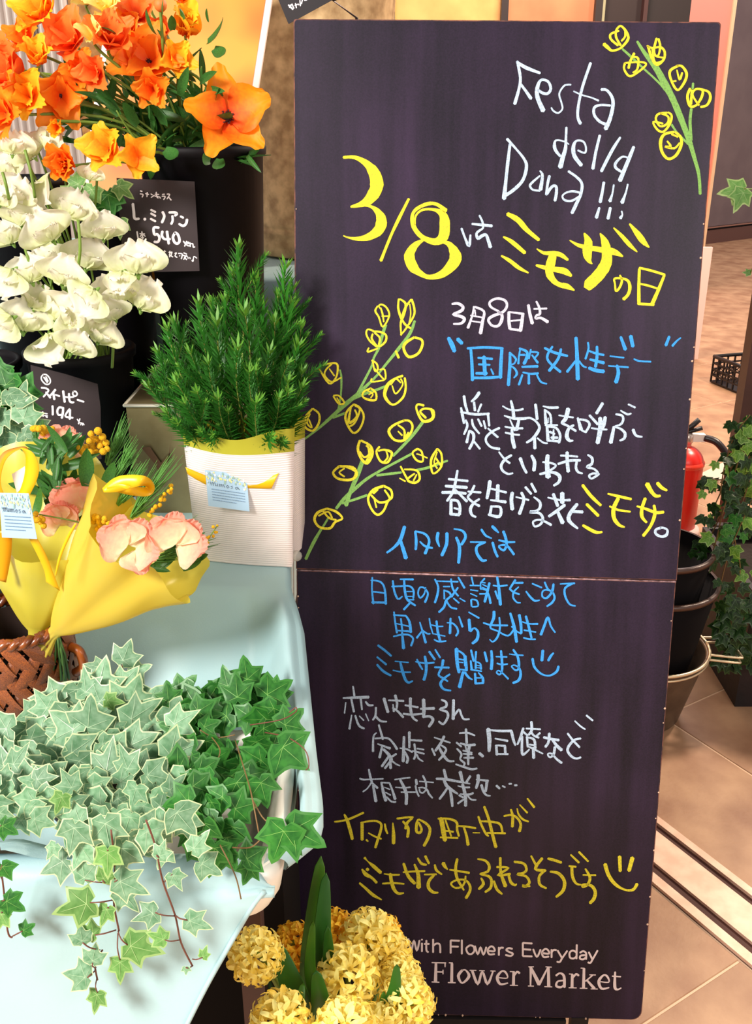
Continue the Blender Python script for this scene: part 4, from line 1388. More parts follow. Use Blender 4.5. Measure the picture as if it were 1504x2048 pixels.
# mottled metal vessel behind, and the orange picture board
zv=P(560,478,2.02); vz=Z1+.003
vs=thing('mottled_vessel','large mottled brown metal vessel standing on the upper tier behind the chalkboard','vessel',(-.085-.0,2.09,vz))
M_vs=mat('old_zinc',(226,192,142),.6,metal=.0,rgb2=(168,134,92),nscale=34,detail=7,bump=.12,bscale=60)
VC=(-.125,2.10,vz); R=.135
m=MB(); m.lathe([(.001,0),(R-.012,0),(R-.004,.004),(R-.001,.03),(R,.045),(R+.003,.05),(R,.055),(R,.06),(R+.002,.064),(R,.07),(R+.018,.33),(R+.034,.56),(R+.04,.565),(R+.034,.57),(R+.028,.56),(R-.006,.01),(.001,.008)],VC,64); part('body',m,M_vs,vs)
ob=thing('orange_picture','orange and yellow picture board with white edge leaning behind the ranunculus','picture',(-.42,1.80,Z1))
pa=[P(300,300,1.79),P(499,292,1.79),P(548,-30,1.84),P(320,-30,1.84)]
zb=Z1+.002
def shear(u,v,Y): return P(u,v,Y)
p0=P(497,300,1.80); p1=P(550,-40,1.88); dz=(zb-p0.z)/(p1.z-p0.z); pb0=p0+(p1-p0)*dz
Wv=Vector((-.285,.0,.0))
f=[pb0+Wv,pb0,p1,p1+Wv]; nn=(f[1]-f[0]).cross(f[2]-f[1]).normalized(); 
m=MB(); bk=[p-nn*.010 for p in f]; m.add(f+bk,[(0,1,2,3),(7,6,5,4),(0,4,5,1),(1,5,6,2),(2,6,7,3),(3,7,4,0)]); part('frame',m,mat('white_edge',(250,226,218),.5),ob,False)
e=(f[1]-f[0]).normalized(); g=(f[2]-f[1]).normalized(); wd_=.011
f2=[f[0]+e*wd_,f[1]-e*wd_,f[2]-e*wd_,f[3]+e*wd_]
mo=bpy.data.materials.new('orange_print'); mo.use_nodes=True; N=mo.node_tree.nodes; L=mo.node_tree.links
t_=N.new('ShaderNodeTexCoord'); nz=N.new('ShaderNodeTexNoise'); nz.inputs['Scale'].default_value=7; nz.inputs['Detail'].default_value=1.5; L.new(t_.outputs['Object'],nz.inputs['Vector'])
rp=N.new('ShaderNodeValToRGB'); L.new(nz.outputs['Fac'],rp.inputs[0]); rp.color_ramp.elements[0].position=.35; rp.color_ramp.elements[0].color=(*lin((252,112,26)),1); rp.color_ramp.elements[1].position=.62; rp.color_ramp.elements[1].color=(*lin((250,164,54)),1)
L.new(rp.outputs[0],N['Principled BSDF'].inputs['Base Color'])
m=MB(); m.add([p+nn*.0008 for p in f2],[(0,1,2,3)]); part('print',m,mo,ob,False)
# ---------------------------------------------------------------- price cards
M_card=mat('card_black',(44,30,34),.6); M_ink=mat('card_ink',(246,236,240),.7)
def card(label,corners,Y,txts,tilt=0,th=.0012,cat='price card'):
    n=Vector((0,-1,tilt)).normalized(); o=P(corners[0][0],corners[0][1],Y)
    q=[onplane(u,v,o,n) for u,v in corners]; c=sum(q,Vector())/len(q)
    t=thing('price_card',label,cat,c); k=len(q)
    m=MB(); m.add(q+[p-n*th for p in q],[tuple(range(k))]+[tuple(range(k,2*k))[::-1]]+[(i,(i+1)%k,k+(i+1)%k,k+i) for i in range(k)]); part('card',m,M_card,t,False)
    for s in txts:
        m=MB(); strokes(m,*s,o,n,.0005); part('lettering',m,M_ink,t,False,kind='stuff')
    return t
T1='''
425,265,22 455,275
420,315,18 470,325,20 455,370
510,310,18 565,325,20
540,290,20 535,365
600,315,16 625,330,18
605,375,18 655,340,20
670,320,18 735,325,18
665,350,18 730,360,18
690,285,20 700,360,20 725,385
745,360,16 760,390,20
790,325,18 830,320,20
785,355,18 840,360,20 815,410
870,320,20 915,325,20 870,400,20
895,365,18 940,420,22
300,480,46 315,610,46 330,725,46 405,730,40
490,730,46 510,745
600,580,36 680,620
600,640,36 680,685
595,730,36 680,775
795,615,44 825,690,44 785,795
905,625,40 1000,625,44 1035,650 1000,680,40
960,680,40 965,760,40 940,820
1095,690,36 1145,715
1070,815,36 1140,850,44 1190,810,44 1205,740,44
370,945,26 385,1050
415,980,20 500,985
450,945,22 465,1070,24
450,990,18 420,1030
465,990,18 510,1025
435,1045,16 485,1045
735,880,44 650,880,44 660,990,44 710,990,40 745,1050,44 720,1115,44 655,1115,40
795,940,44 785,1010,44 830,1070,40 925,1070,38
870,940,44 885,1050 900,1150,44
1000,970,44 970,1040,44 995,1120,44 1045,1145,44 1080,1100,44 1060,1010,44 1020,965,40 1000,970
1145,1105,22 1175,1145
1200,1105,22 1165,1190,22
1205,1155,18 1240,1140,20 1220,1120,20 1200,1170,20 1245,1185
1255,1130,22 1260,1195
1260,1150,20 1300,1150,22 1310,1205,22 1335,1200
690,1260,16 700,1330,20
665,1290,16 720,1290
735,1260,20 730,1320,18 760,1330 770,1290
810,1280,20 850,1275
830,1260,20 820,1350,20 860,1340
900,1290,18 960,1300
905,1330,18 970,1370
920,1270,20 915,1370
950,1280,18 940,1360
1000,1310,18 1030,1300 1005,1350,20 1040,1375
1060,1310,20 1125,1320 1110,1400,22
1075,1350,16 1090,1350
1150,1300,20 1200,1320
1140,1340,20 1210,1360
1150,1410,20 1200,1340
1160,1370,20 1200,1415
1220,1370,18 1225,1395
1250,1375,18 1260,1400
1290,1430,36 1310,1430
1310,1430,16 1320,1360 1370,1390
'''
T2='''
250,270,26 215,320,26 225,380,26 290,450,26 350,455,26 385,410,26 370,340,26 310,275,26 250,270,26
260,320,30 330,420,34
300,310,26 340,400,30
215,520,34 300,530,34 350,570,34 300,640,34 255,690,34
300,600,30 385,710,40
480,555,44 410,640,40 360,680,34
440,610,40 460,740,44
480,650,30 560,680,34
625,580,44 640,690,44 655,790,44
660,690,30 720,700,34
735,630,40 745,760,40 790,795,40 830,790,30
740,700,34 830,690,30
820,590,30 805,640,30 850,680,30 890,640,30 860,590,30 820,590
890,745,36 1015,785,34
425,860,40 430,950,40 430,1030,40
620,900,36 550,890,40 515,960,40 540,1030,36 620,1020,34
625,890,40 620,990,44 600,1090,44
750,920,40 700,980,36 670,1060,36 810,1085,34
755,930,40 750,1110,44
240,970,26 250,1060,26
280,1000,22 330,1010
275,1040,22 335,1050
300,1060,22 330,1080
890,1110,24 925,1160
940,1100,24 915,1200,24
940,1180,20 970,1180 950,1220,20
985,1180,22 990,1225
1000,1185,22 1020,1220
870,1380,24 890,1400
930,1370,24 950,1450
910,1420,20 990,1440
'''
# the white tape-like title is written larger than the note lines
card('small black price card with white marker numbers 540 on the ranunculus bucket',[(248,545),(399,542),(389,363),(233,356)],1.490,[(230,350,8.356,36,T1)])
card('small black price card with white marker numbers 194 on the sweet pea bucket',[(72,925),(203,918),(201,815),(195,768),(130,748),(61,730)],1.404,[(60,720,9.4,36,T2)])
# dark tilted card at the top, tucked behind the chalkboard corner
n_=Vector((0,-1,.05)).normalized(); oc=P(560,0,1.62)
q=[onplane(u,v,oc,n_) for u,v in ((577,48),(540,-40),(780,-110),(800,-60),(665,0))]
t=thing('price_card','black handwritten card tilted above the top left corner of the chalkboard','price card',sum(q,Vector())/5)
k=5; m=MB(); m.add(q+[p-n_*.0015 for p in q],[tuple(range(k)),tuple(range(k,2*k))[::-1]]+[(i,(i+1)%k,k+(i+1)%k,k+i) for i in range(k)]); part('card',m,mat('card_black2',(24,14,22),.6),t,False)
m=MB(); strokes(m,560,0,5.0133,14,'''
85,50,16 130,95,16
95,75,14 115,45
120,40,12 140,85
150,55,12 175,45
155,35,12 165,80
200,5,12 205,60
180,40,12 190,50
225,0,12 215,40
245,5,12 270,0''',oc,n_,.0006); part('lettering',m,M_ink,t,False,kind='stuff')
m=MB(); a=Vector(P(690,-30,1.64)); m.tube([Vector((a.x,a.y+.01,Z1)),Vector((a.x,a.y+.01,a.z))],.003,8); 
# clip stand for that card
m=MB(); m.tube([Vector((-.03,1.66,Z1+.0)),Vector((-.03,1.66,1.55)),q[4]-n_*.003,q[3]-n_*.003],.0025,8); part('card_stem',m,mat('wire_steel',(60,50,48),.3,metal=.6),t)
# ---------------------------------------------------------------- plant materials and shared meshes
def petal_mat(name,c0,c1,trans=.35,rand=.06,rough=.5):
    """colour runs from the claw (c0) to the rim (c1) along the petal's own length"""
    m=bpy.data.materials.new(name); m.use_nodes=True; nt=m.node_tree;N=nt.nodes;L=nt.links;b=N['Principled BSDF']; b.inputs['Roughness'].default_value=rough
    b.inputs['Specular IOR Level'].default_value=.25
    uv=N.new('ShaderNodeTexCoord'); sp=N.new('ShaderNodeSeparateXYZ'); L.new(uv.outputs['Generated'],sp.inputs[0])
    wv=N.new('ShaderNodeTexNoise'); wv.inputs['Scale'].default_value=9; L.new(uv.outputs['Generated'],wv.inputs['Vector'])
    ad=N.new('ShaderNodeMath'); ad.operation='MULTIPLY_ADD'; L.new(wv.outputs['Fac'],ad.inputs[0]); ad.inputs[1].default_value=.45; L.new(sp.outputs['Y'],ad.inputs[2])
    rp=N.new('ShaderNodeValToRGB'); L.new(ad.outputs[0],rp.inputs[0]); rp.color_ramp.elements[0].position=.3; rp.color_ramp.elements[1].position=1.05
    rp.color_ramp.elements[0].color=(*lin(c0),1); rp.color_ramp.elements[1].color=(*lin(c1),1)
    oi=N.new('ShaderNodeObjectInfo'); a=N.new('ShaderNodeMapRange'); a.inputs['To Min'].default_value=1-rand; a.inputs['To Max'].default_value=1+rand; L.new(oi.outputs['Random'],a.inputs['Value'])
    hs=N.new('ShaderNodeHueSaturation'); L.new(rp.outputs[0],hs.inputs['Color']); L.new(a.outputs['Result'],hs.inputs['Value'])
    L.new(hs.outputs[0],b.inputs['Base Color'])
    t=N.new('ShaderNodeBsdfTranslucent'); L.new(hs.outputs[0],t.inputs['Color']); ms=N.new('ShaderNodeMixShader'); ms.inputs[0].default_value=trans
    L.new(b.outputs[0],ms.inputs[1]); L.new(t.outputs[0],ms.inputs[2]); L.new(ms.outputs[0],N['Material Output'].inputs[0]); return m
def petal(name,m_,w=.5,cup=.3,ruffle=.06,waves=3,claw=.25,seed=0,nu=8,nv=8,curl=0,notch=0,dish=.35):
    """petal along +Y from the origin, length 1, face +Z"""
    r=random.Random(seed); ph=r.uniform(0,6); rows=[]
    for i in range(nv+1):
        t=i/nv
        prof=math.sin(math.pi*min(1,(t*.93+.03))**.75)**.75 if t<1 else .12
        hw=w*(claw*(1-t)+prof*(1)) if t>0 else w*claw*.6
        if t>.97: hw=w*.42
        row=[]
        for j in range(nu+1):
            s=j/nu*2-1
            y=t-(.10*s*s*t)*(1 if t>.6 else t/.6)-notch*math.exp(-(s/.25)**2)*(t**6)
            edge=max(abs(s),t**3)**2
            z=cup*math.sin(t*1.7)*.55+dish*w*(s*s)*math.sin(math.pi*t*.9)+ruffle*math.sin(ph+waves*math.pi*(s+t*.6))*edge-curl*t**4+r.uniform(-.008,.008)*edge
            row.append((s*hw,y,z))
        rows.append(row)
    b=MB(); b.grid(rows); return b.mesh(name,m_)
def tubes(name,pts,r,mt,parent,n=6,label=None,nm=None):
    b=MB(); b.tube(pts,r,n); return part(name,b,mt,parent,label=label)
M_stem=mat('stem_green',(120,150,58),.5,trans=.1,rand=.12); M_stemd=mat('stem_dark',(70,104,44),.5,rand=.12)
M_leafg=mat('leaf_green',(64,120,50),.45,rgb2=(44,96,38),nscale=30,trans=.25,rand=.15)
def blade(name,m_,w=.16,bend=.3,fold=.12,seed=0,nv=8,tip=.02):
    rows=[]
    for i in range(nv+1):
        t=i/nv; hw=w*(math.sin(math.pi*(t*.86+.12))**.8)*(1 if t<.98 else .1)+tip*(1-t)
        z=bend*t*t
        rows.append([(-hw,t,z+fold*hw/w*.5),(-hw*.5,t,z+fold*.15),(0,t,z),(hw*.5,t,z+fold*.15),(hw,t,z+fold*hw/w*.5)])
    b=MB(); b.grid(rows); return b.mesh(name,m_)
def put(name,me,parent,loc,d,n,s,label=None):
    """put a mesh whose +Y runs along d and whose +Z faces n"""
    d=Vector(d).normalized(); n=Vector(n); n=(n-d*n.dot(d)); n=n.normalized() if n.length>1e-5 else d.orthogonal().normalized(); x=d.cross(n)
    l=Vector(loc)-origin_of(parent); sv=s if isinstance(s,(tuple,list)) else (s,s,s)
    M=Matrix(((x.x*sv[0],d.x*sv[1],n.x*sv[2],l[0]),(x.y*sv[0],d.y*sv[1],n.y*sv[2],l[1]),(x.z*sv[0],d.z*sv[1],n.z*sv[2],l[2]),(0,0,0,1)))
    o=link(name,me,parent,M)
    if label: o['label']=label
    return o
VC_=Vector((0,-math.cos(PITCH),math.sin(PITCH)))       # roughly towards the viewer
def rv(k=1): return Vector((U(-k,k),U(-k,k),U(-k,k)))
# ---------------------------------------------------------------- ranunculus
PMO={'o':petal_mat('petal_orange',(250,92,20),(255,150,36)),'r':petal_mat('petal_red_orange',(246,84,24),(255,136,56)),
     'y':petal_mat('petal_golden',(255,128,16),(255,196,44)),'c':petal_mat('petal_pale_yellow',(255,214,80),(255,240,140)),'b':petal_mat('petal_flame',(240,74,20),(255,156,24)),'p':petal_mat('petal_coral',(240,104,84),(250,150,110))}
RP={k:[petal('petal',m_,w=.335+.035*i,cup=.25+.12*i,ruffle=.035+.012*i,seed=i,waves=1.6+.5*i,claw=.12) for i in range(3)] for k,m_ in PMO.items()}
M_eye=mat('flower_eye',(48,10,14),.7); M_anth=mat('anther',(70,20,24),.8)
bb=MB(); bb.ball((0,0,.05),.11,10,6)
for i in range(46):
    a=i*2.4; r_=.10+.07*(i%3)/2; bb.tube([(r_*.5*math.cos(a),r_*.5*math.sin(a),.04),(r_*math.cos(a),r_*math.sin(a),.13+.02*(i%2))],.012,4,mi=1)
EYE=bb.mesh('eye',[M_eye,M_anth])
RLAB=[]
def ranunculus(u,v,Y,rpx,n,kind,npet,label,open_=.15,layers=1,eye=True,base=None,roll=0,group=None):
    c=P(u,v,Y); R_=1.14*rpx*px(Y,c.z); n=Vector(n).normalized()
    b0=Vector((RB.x+U(-.05,.05),RB.y+U(-.04,.04),RB.z+.28)) if base is None else base
    t=thing('ranunculus',label,'flower',b0,'orange ranunculus in the tall black bucket')
    mid=(b0*.45+c*.55)+Vector((U(-.02,.02),U(-.01,.02),.02+U(0,.03)))
    back=c-n*R_*.25
    tubes('stem',spline([b0,mid,back-n*.01,c],5),[.0022]*16,M_stem,t)
    x=n.orthogonal().normalized(); y=n.cross(x)
    for L_ in range(layers):
        k=npet-L_
        for i in range(k):
            a=roll+math.tau*(i+.5*L_)/k+U(-.12,.12); d=x*math.cos(a)+y*math.sin(a)
            op=open_+.30*L_+U(-.08,.10)
            dd=(d*math.cos(op)+n*math.sin(op)).normalized(); nn=(n*math.cos(op)-d*math.sin(op)).normalized()
            s=R_*(1-.22*L_)*U(.9,1.08)
            put('petal',RP[kind][(i+L_)%3],t,c+n*(.0015*i+.002*L_),dd,nn,(s*U(.95,1.2),s*U(.92,1.12),s))
    if eye: 
        o=link('eye',EYE,t,frame(c+n*R_*.04,n,s=R_*.85,parent=t)); o['label']='dark eye'
    return t
V=VC_
def vd(dx,dz,k=1): return (V*k+Vector((dx,0,dz))).normalized()
FL=[(455,238,1.47,84,vd(.12,-.1),'b',5,'largest open orange ranunculus, at the right edge with a dark eye',.05,1,True,.3),
(300,128,1.50,66,vd(-.1,0),'o',5,'open orange ranunculus with dark eye at the middle of the cluster',.15,2,True,.9),
(120,190,1.47,60,vd(.3,-.5),'o',5,'orange ranunculus with dark eye nodding above the white sweet peas',.2,2,True,0),
(40,165,1.46,76,vd(-.5,.2),'r',5,'red-orange ranunculus at the far left of the bucket',.55,2,False,.4),
(96,38,1.50,66,vd(-.4,.3),'y',5,'golden orange ranunculus at upper left before the grey shutter',.5,2,False,.2),
(148,92,1.48,62,vd(-.2,.2),'r',5,'coral orange ranunculus between the golden one and the cluster middle',.4,2,False,1),
(222,92,1.46,66,vd(.3,.3),'r',5,'tall-petalled coral ranunculus left of the dark-eyed one',.6,2,False,1.4),
(190,82,1.44,36,vd(-.1,.4),'c',4,'small pale yellow ranunculus in front of the coral ones',.7,1,False,.6),
(80,130,1.45,46,vd(.1,.5),'y',5,'golden ranunculus with pale rim above the nodding one',.7,2,False,.7),
(275,42,1.53,48,vd(.2,.4),'r',5,'red-orange ranunculus in the top row of the cluster',.4,2,False,.1),
(222,28,1.50,44,vd(-.2,.5),'c',5,'pale yellow ranunculus in the top row of the cluster',.5,2,False,.5),
(372,70,1.52,54,vd(.3,.3),'y',6,'yellow cup-shaped ranunculus before the orange picture',.9,2,False,.3),
(352,122,1.49,44,vd(.3,-.2),'y',5,'golden ranunculus just below the yellow cup-shaped one',.5,2,False,.8),
(308,176,1.45,46,vd(0,-.5),'o',5,'orange ranunculus hanging below the dark-eyed one',.5,2,False,.2),
(198,145,1.45,46,vd(-.2,-.4),'r',5,'crumpled red-orange ranunculus right of the nodding one',.5,2,False,.5),
(14,226,1.42,54,vd(-.2,-.3),'o',5,'orange ranunculus at the left edge just above the white sweet peas',.4,2,False,1.1),
(117,248,1.42,34,vd(.1,-.6),'y',5,'small half-closed golden ranunculus on a bent stem',.95,1,False,.4),
(137,330,1.40,48,vd(-.1,-.3),'o',6,'double rosette ranunculus hanging lowest before the black card',.75,3,False,.2),
(222,300,1.405,50,vd(-.3,-.1),'y',5,'golden ranunculus hanging low, left of its pair over the black card',.3,2,False,.3),
(272,312,1.40,44,vd(.4,-.3),'y',5,'golden ranunculus hanging low, right of its pair over the black card',.3,1,False,.6),
(365,6,1.56,46,vd(.3,.5),'y',5,'golden ranunculus cut by the top edge before the orange picture',.5,2,False,.5),
(175,8,1.53,44,vd(.1,.5),'c',5,'pale yellow ranunculus cut by the top edge of the view',.5,2,False,.2),
(320,76,1.55,38,vd(.2,.4),'r',5,'small red-orange ranunculus behind the yellow cup-shaped one',.5,2,False,.9),
(20,120,1.52,46,vd(-.4,.4),'r',5,'red-orange ranunculus behind the far left one',.6,2,False,.9),
(300,6,1.56,40,vd(0,.6),'y',5,'yellow ranunculus at the top edge above the red-orange one',.5,2,False,.9),
(258,75,1.52,46,vd(0,.2),'o',5,'orange ranunculus just above the dark-eyed one in the middle',.5,2,False,.35),
(165,150,1.47,44,vd(.1,0),'o',5,'orange ranunculus squeezed between the nodding one and the crumpled one',.5,2,False,.75),
(60,90,1.49,46,vd(-.2,.1),'o',5,'orange ranunculus between the golden upper left one and the far left one',.5,2,False,.15),
(62,196,1.44,50,vd(-.1,-.2),'y',5,'golden orange ranunculus just left of the nodding dark-eyed one',.4,2,False,.65),
(262,120,1.50,42,vd(-.2,.1),'r',4,'red-orange petals just left of the dark-eyed ranunculus',.6,1,False,.9),
(170,215,1.55,24,vd(0,-.2),'p',5,'small coral pink ranunculus deep among the green stems',.6,1,False,.1),
(335,270,1.60,22,vd(0,-.2),'p',5,'small coral bud low inside the bucket stems',.8,1,False,.1),
(400,250,1.62,26,vd(.1,-.1),'p',5,'coral ranunculus low behind the largest open one',.7,1,False,.1)]
for (u,v,Y,r_,n,k,np_,lab,op,ly,ey,ro) in FL: ranunculus(u,v,Y,r_,n,k,np_,lab,op,ly,ey,None,ro)
# green stems, buds and leaves of the bucket
BLD=[blade('leaf',M_leafg,w=.10+.03*i,bend=.25*(i-1),seed=i) for i in range(4)]
gr=thing('ranunculus_greenery','tangle of green stems, buds and narrow leaves in the tall black bucket','foliage',RB+Vector((0,0,.29)))
for k in range(70):
    a=U(0,6.28); r_=U(0,.075); b0=Vector((RB.x+r_*math.cos(a),RB.y+r_*math.sin(a)*.8,RB.z+.30)); 
    u=U(90,470);v=U(120,300)
    if k<40: u=U(170,450); v=U(170,290)
    e=P(u,v,RB.y+U(-.13,.05)); mid=(b0*.5+e*.5)+Vector((U(-.03,.03),U(-.02,.02),U(.0,.04)))
    pts=spline([b0,mid,e],5); tubes('stem',pts,[.0024-.0009*i/10 for i in range(11)],M_stem,gr,5)
    for q in range(4):
        p=pts[RND.randrange(4,11)]; put('leaf',BLD[RND.randrange(4)],gr,p,Vector((U(-1,1),U(-.8,.2),U(-.4,1))),rv()+Vector((0,-.6,.5)),U(.03,.06))
for (u0,v0,u1,v1,u2,v2) in [(440,320,450,330,430,300)]: pass
for (u,v,du,dv,s) in [(415,85,45,-18,.050),(428,98,28,22,.045),(418,45,-3,-22,.03),(325,30,-8,-25,.03),(365,35,10,-22,.03),(245,80,-14,-30,.04),(310,68,-20,-14,.04),(330,300,30,22,.05),(440,318,-2,26,.045),(495,312,16,22,.035),(420,322,-22,-6,.04),(400,165,22,-14,.045),(410,180,34,2,.04),(345,60,-4,-30,.035),(300,240,10,-40,.05),(330,250,-8,-45,.055),(360,190,12,-40,.05),(215,210,-30,-20,.05),(275,250,-25,-30,.05)]:
    p=P(u,v,1.47); q=P(u+du,v+dv,1.45); put('leaf',BLD[RND.randrange(4)],gr,p,q-p,V+rv(.4),s)
b=MB(); b.tube(spline([P(328,150,1.5),P(325,80,1.48),P(320,12,1.47)],5),.0024,6); part('stem',b,M_stem,gr)
b=MB(); b.ball(P(321,10,1.47),.009,8,6); part('bud',b,mat('bud_orange',(226,120,50),.6),gr,label='small orange bud')
# ---------------------------------------------------------------- sweet peas
PSW=petal_mat('petal_white',(222,226,172),(246,240,224),trans=.4,rand=.03)
SPS=[petal('petal',PSW,w=.72,cup=.12,ruffle=.145,waves=2.7,claw=.25,seed=20+i,nu=18,nv=11,notch=.10) for i in range(3)]
SPW=[petal('petal',PSW,w=.52,cup=.45,ruffle=.12,waves=2.4,claw=.2,seed=30+i,nu=12) for i in range(3)]
M_cal=mat('calyx_green',(140,178,84),.5,trans=.2)
def calyx(name='calyx'):
    b=MB(); b.lathe([(.02,-.22),(.07,-.16),(.10,-.04),(.12,.02)],(0,0,0),8)
    for i in range(5):
        a=math.tau*i/5; b.tube([(.11*math.cos(a),.11*math.sin(a),0),(.20*math.cos(a),.20*math.sin(a),.10)],[.03,.006],4)
    return b.mesh(name,M_cal)
CAL=calyx()
def pea_bloom(t,c,R_,n,up):
    n=Vector(n).normalized(); up=Vector(up); up=(up-n*up.dot(n)).normalized(); x=up.cross(n)
    base=c-up*R_*.45
    put('petal',SPS[RND.randrange(3)],t,base,up*1+n*.02,n,(R_*1.5,R_*1.4,R_*1.2))
    for s in (-1,1):
        put('petal',SPW[RND.randrange(3)],t,base+n*R_*.12+x*s*R_*.06,(up*.35+x*s*.55+n*.75),(n*.6+x*s*.5+up*.5),(R_*.78,R_*.80,R_*.85))
    o=link('calyx',CAL,t,frame(base-n*R_*.05-up*R_*.05,(up*.8+n*.5),s=R_*.9,parent=t))
PEAS=[(25,292,36),(62,300,40),(104,288,34),(16,335,38),(28,385,40),(76,388,46),(148,418,44),(205,458,40),(48,432,42),(92,462,46),(18,470,40),(182,350,22),
    (178,515,46),(275,525,50),(292,598,48),(228,588,46),(130,548,44),(60,545,42),(180,598,44),(20,560,44),(50,640,48),(125,625,44),(104,690,48),(10,650,44),(165,650,46),(205,668,38),(150,690,36),(244,560,34),(96,520,36),(75,600,38),(8,395,34),(225,625,32)]
names=['the topmost','a high','an upper','a middle','a lower']
sps=[]
for gi in range(11):
    sps.append(thing('sweet_pea','white ruffled sweet pea stem in the black bucket below the orange ranunculus','flower',SB+Vector((U(-.05,.05),U(-.04,.04),.20)),'white sweet peas in the black buckets'))
PLAB=[(0,3,'topmost white sweet peas at the left edge just under the orange flowers'),(0,3,'upper white sweet peas at the left edge, second group down'),(0,3,'white sweet peas at the left edge, third group down'),(0,9,'lowest white sweet peas at the left edge above the grey-green ivy'),
(1,3,'upper white sweet peas level with the top of the small card 540'),(1,3,'middle white sweet peas in the second column from the left'),(1,9,'lowest white sweet peas hanging over the card with 194'),
(2,3,'white sweet peas just left of the card with 540'),(2,3,'white sweet peas below and left of the card with 540'),(2,9,'low white sweet peas over the right rim of their bucket'),(3,9,'rightmost white sweet peas overlapping the card with 540')]
def band(u): return min(3,u//80)
PEAS.sort(key=lambda q:band(q[0])*1000+q[1])
pslot=[];bi=0
for b_i in range(4):
    it=[q for q in PEAS if band(q[0])==b_i]
    for gi,(bb_,cnt,lab) in enumerate(PLAB):
        if bb_!=b_i: continue
        for q in it[:cnt]: pslot.append((q,gi))
        it=it[cnt:]
for gi,(bb_,cnt,lab) in enumerate(PLAB): sps[gi]['label']=lab
for i,((u,v,r_),gi) in enumerate(pslot):
    t=sps[gi]; Y=1.40+.0004*(v-450)*-1*.3+U(-.03,.03)-(.05 if v>520 else 0)
    Y=min(Y,1.385 if v>560 else 1.44)
    c=P(u,v,Y); R_=r_*px(Y,c.z)*1.02
    n=(V+Vector((U(-.5,.5),U(-.1,.1),U(-.3,.25)))).normalized(); up=Vector((U(-.7,.7),.1,1 if U(0,1)<.75 else -.8))
    pea_bloom(t,c,R_,n,up)
    b0=Vector(t.location)+Vector((U(-.004,.004),0,0)); back=c+Vector((0,.03,-.004))
    tubes('stem',spline([b0,(b0+back)/2+Vector((U(-.02,.02),.03,.03)),back,c-n*.004],5),.0019,M_stem,t,5)
# visible tendrils and stems among the sweet peas
for (a,b_,c_) in [((50,300),(62,345),(70,395)),((5,345),(12,370),(18,398)),((156,440),(160,500),(152,560)),((45,480),(60,530),(70,560)),((95,600),(80,625),(100,640)),((225,640),(226,690),(224,735)),((70,560),(95,585),(110,640))]:
    tubes('stem',spline([P(*a,1.36),P(*b_,1.355),P(*c_,1.37)],5),.0022,M_stem,sps[3],5)
# ---------------------------------------------------------------- ivy leaves
def ivy_mesh(name,body,edge,vein,seed=0,lobes=5,slim=1.0,egde_w=.86):
    r=random.Random(seed)
    # outline polar: angle from +Y ; lobe tips & sinuses
    tips=[(0,1.0),(52,.82),(112,.55)] if lobes==5 else [(0,1.05),(62,.78)]
    pts=[]
    seq=[]
    base=[(180,.16),(160,.34)]+([(135,.40),(112,.56),(90,.50),(76,.55),(54,.84),(38,.60),(26,.56),(9,.84),(0,1.04)] if lobes==5 else [(125,.42),(98,.55),(66,.84),(42,.60),(26,.60),(9,.86),(0,1.08)])
    half=[(a,q*(1+r.uniform(-.06,.06))) for a,q in base]
    full=[(-a,q*(1+r.uniform(-.07,.07))) for a,q in half[::-1][1:-1]]
    out=half+full
    V_=[(0,0,0)]
    def pt(a,q,z0):
        x=math.sin(math.radians(a))*q*slim; y=math.cos(math.radians(a))*q+.12
        return (x,y,-.10*(q*q)*abs(math.sin(math.radians(a*2)))-.09*abs(x)+.05*math.sin(a*.07+seed)*q - .12*max(0,y-.6)**2+z0)
    b=MB(); n=len(out)
    inner=[pt(a,q*egde_w-.01,0) for a,q in out]; outer=[pt(a,q,0) for a,q in out]; ce=(0,.10,.015)
    b.add([ce]+inner,[(0,1+(i+1)%n,1+i) for i in range(n)],0)
    b.add(inner+outer,[(i,(i+1)%n,n+(i+1)%n,n+i) for i in range(n)],1)
    for i,(a,q) in enumerate(out):
        if (a in (0,)) or abs(a) in (52,54,66,112,98):
            p=pt(a,q*.86,.012); w=.009; dx=math.cos(math.radians(a))*w; dy=-math.sin(math.radians(a))*w
            mid=pt(a,q*.45,.014)
            b.add([(ce[0]-dx,ce[1]-dy,.021),(ce[0]+dx,ce[1]+dy,.021),(mid[0]+dx*.8,mid[1]+dy*.8,mid[2]+.006),(mid[0]-dx*.8,mid[1]-dy*.8,mid[2]+.006),(p[0],p[1],p[2]-.004)],[(0,1,2,3),(3,2,4)],2)
    return b.mesh(name,[body,edge,vein])
def ivymats(p,body,body2,edge,vein):
    return (mat(p+'_body',body,.5,rgb2=body2,nscale=3.5,trans=.18,rand=.2,spec=.3),mat(p+'_edge',edge,.4,trans=.2,rand=.08),mat(p+'_vein',vein,.4,trans=.1))
IV=ivymats('ivy_variegated',(136,172,138),(92,138,98),(198,212,164),(172,200,162))
IG=ivymats('ivy_green',(52,120,42),(28,86,30),(60,126,48),(116,170,82))
ID=ivymats('ivy_dark',(30,62,22),(20,44,18),(44,80,30),(70,110,50))
IL=ivymats('ivy_light',(112,156,84),(84,132,62),(150,180,110),(160,190,124))
mv=[ivy_mesh('leaf',*IV,seed=i,slim=.9+.1*i,egde_w=.93) for i in range(3)]+[ivy_mesh('leaf',*IV,seed=7,lobes=3,egde_w=.94)]
mg=[ivy_mesh('leaf',*IG,seed=i+10,slim=1.0+.08*i) for i in range(3)]+[ivy_mesh('leaf',*IG,seed=17,lobes=3,slim=1.1)]
md=[ivy_mesh('leaf',*ID,seed=i+20,slim=1.0) for i in range(2)]
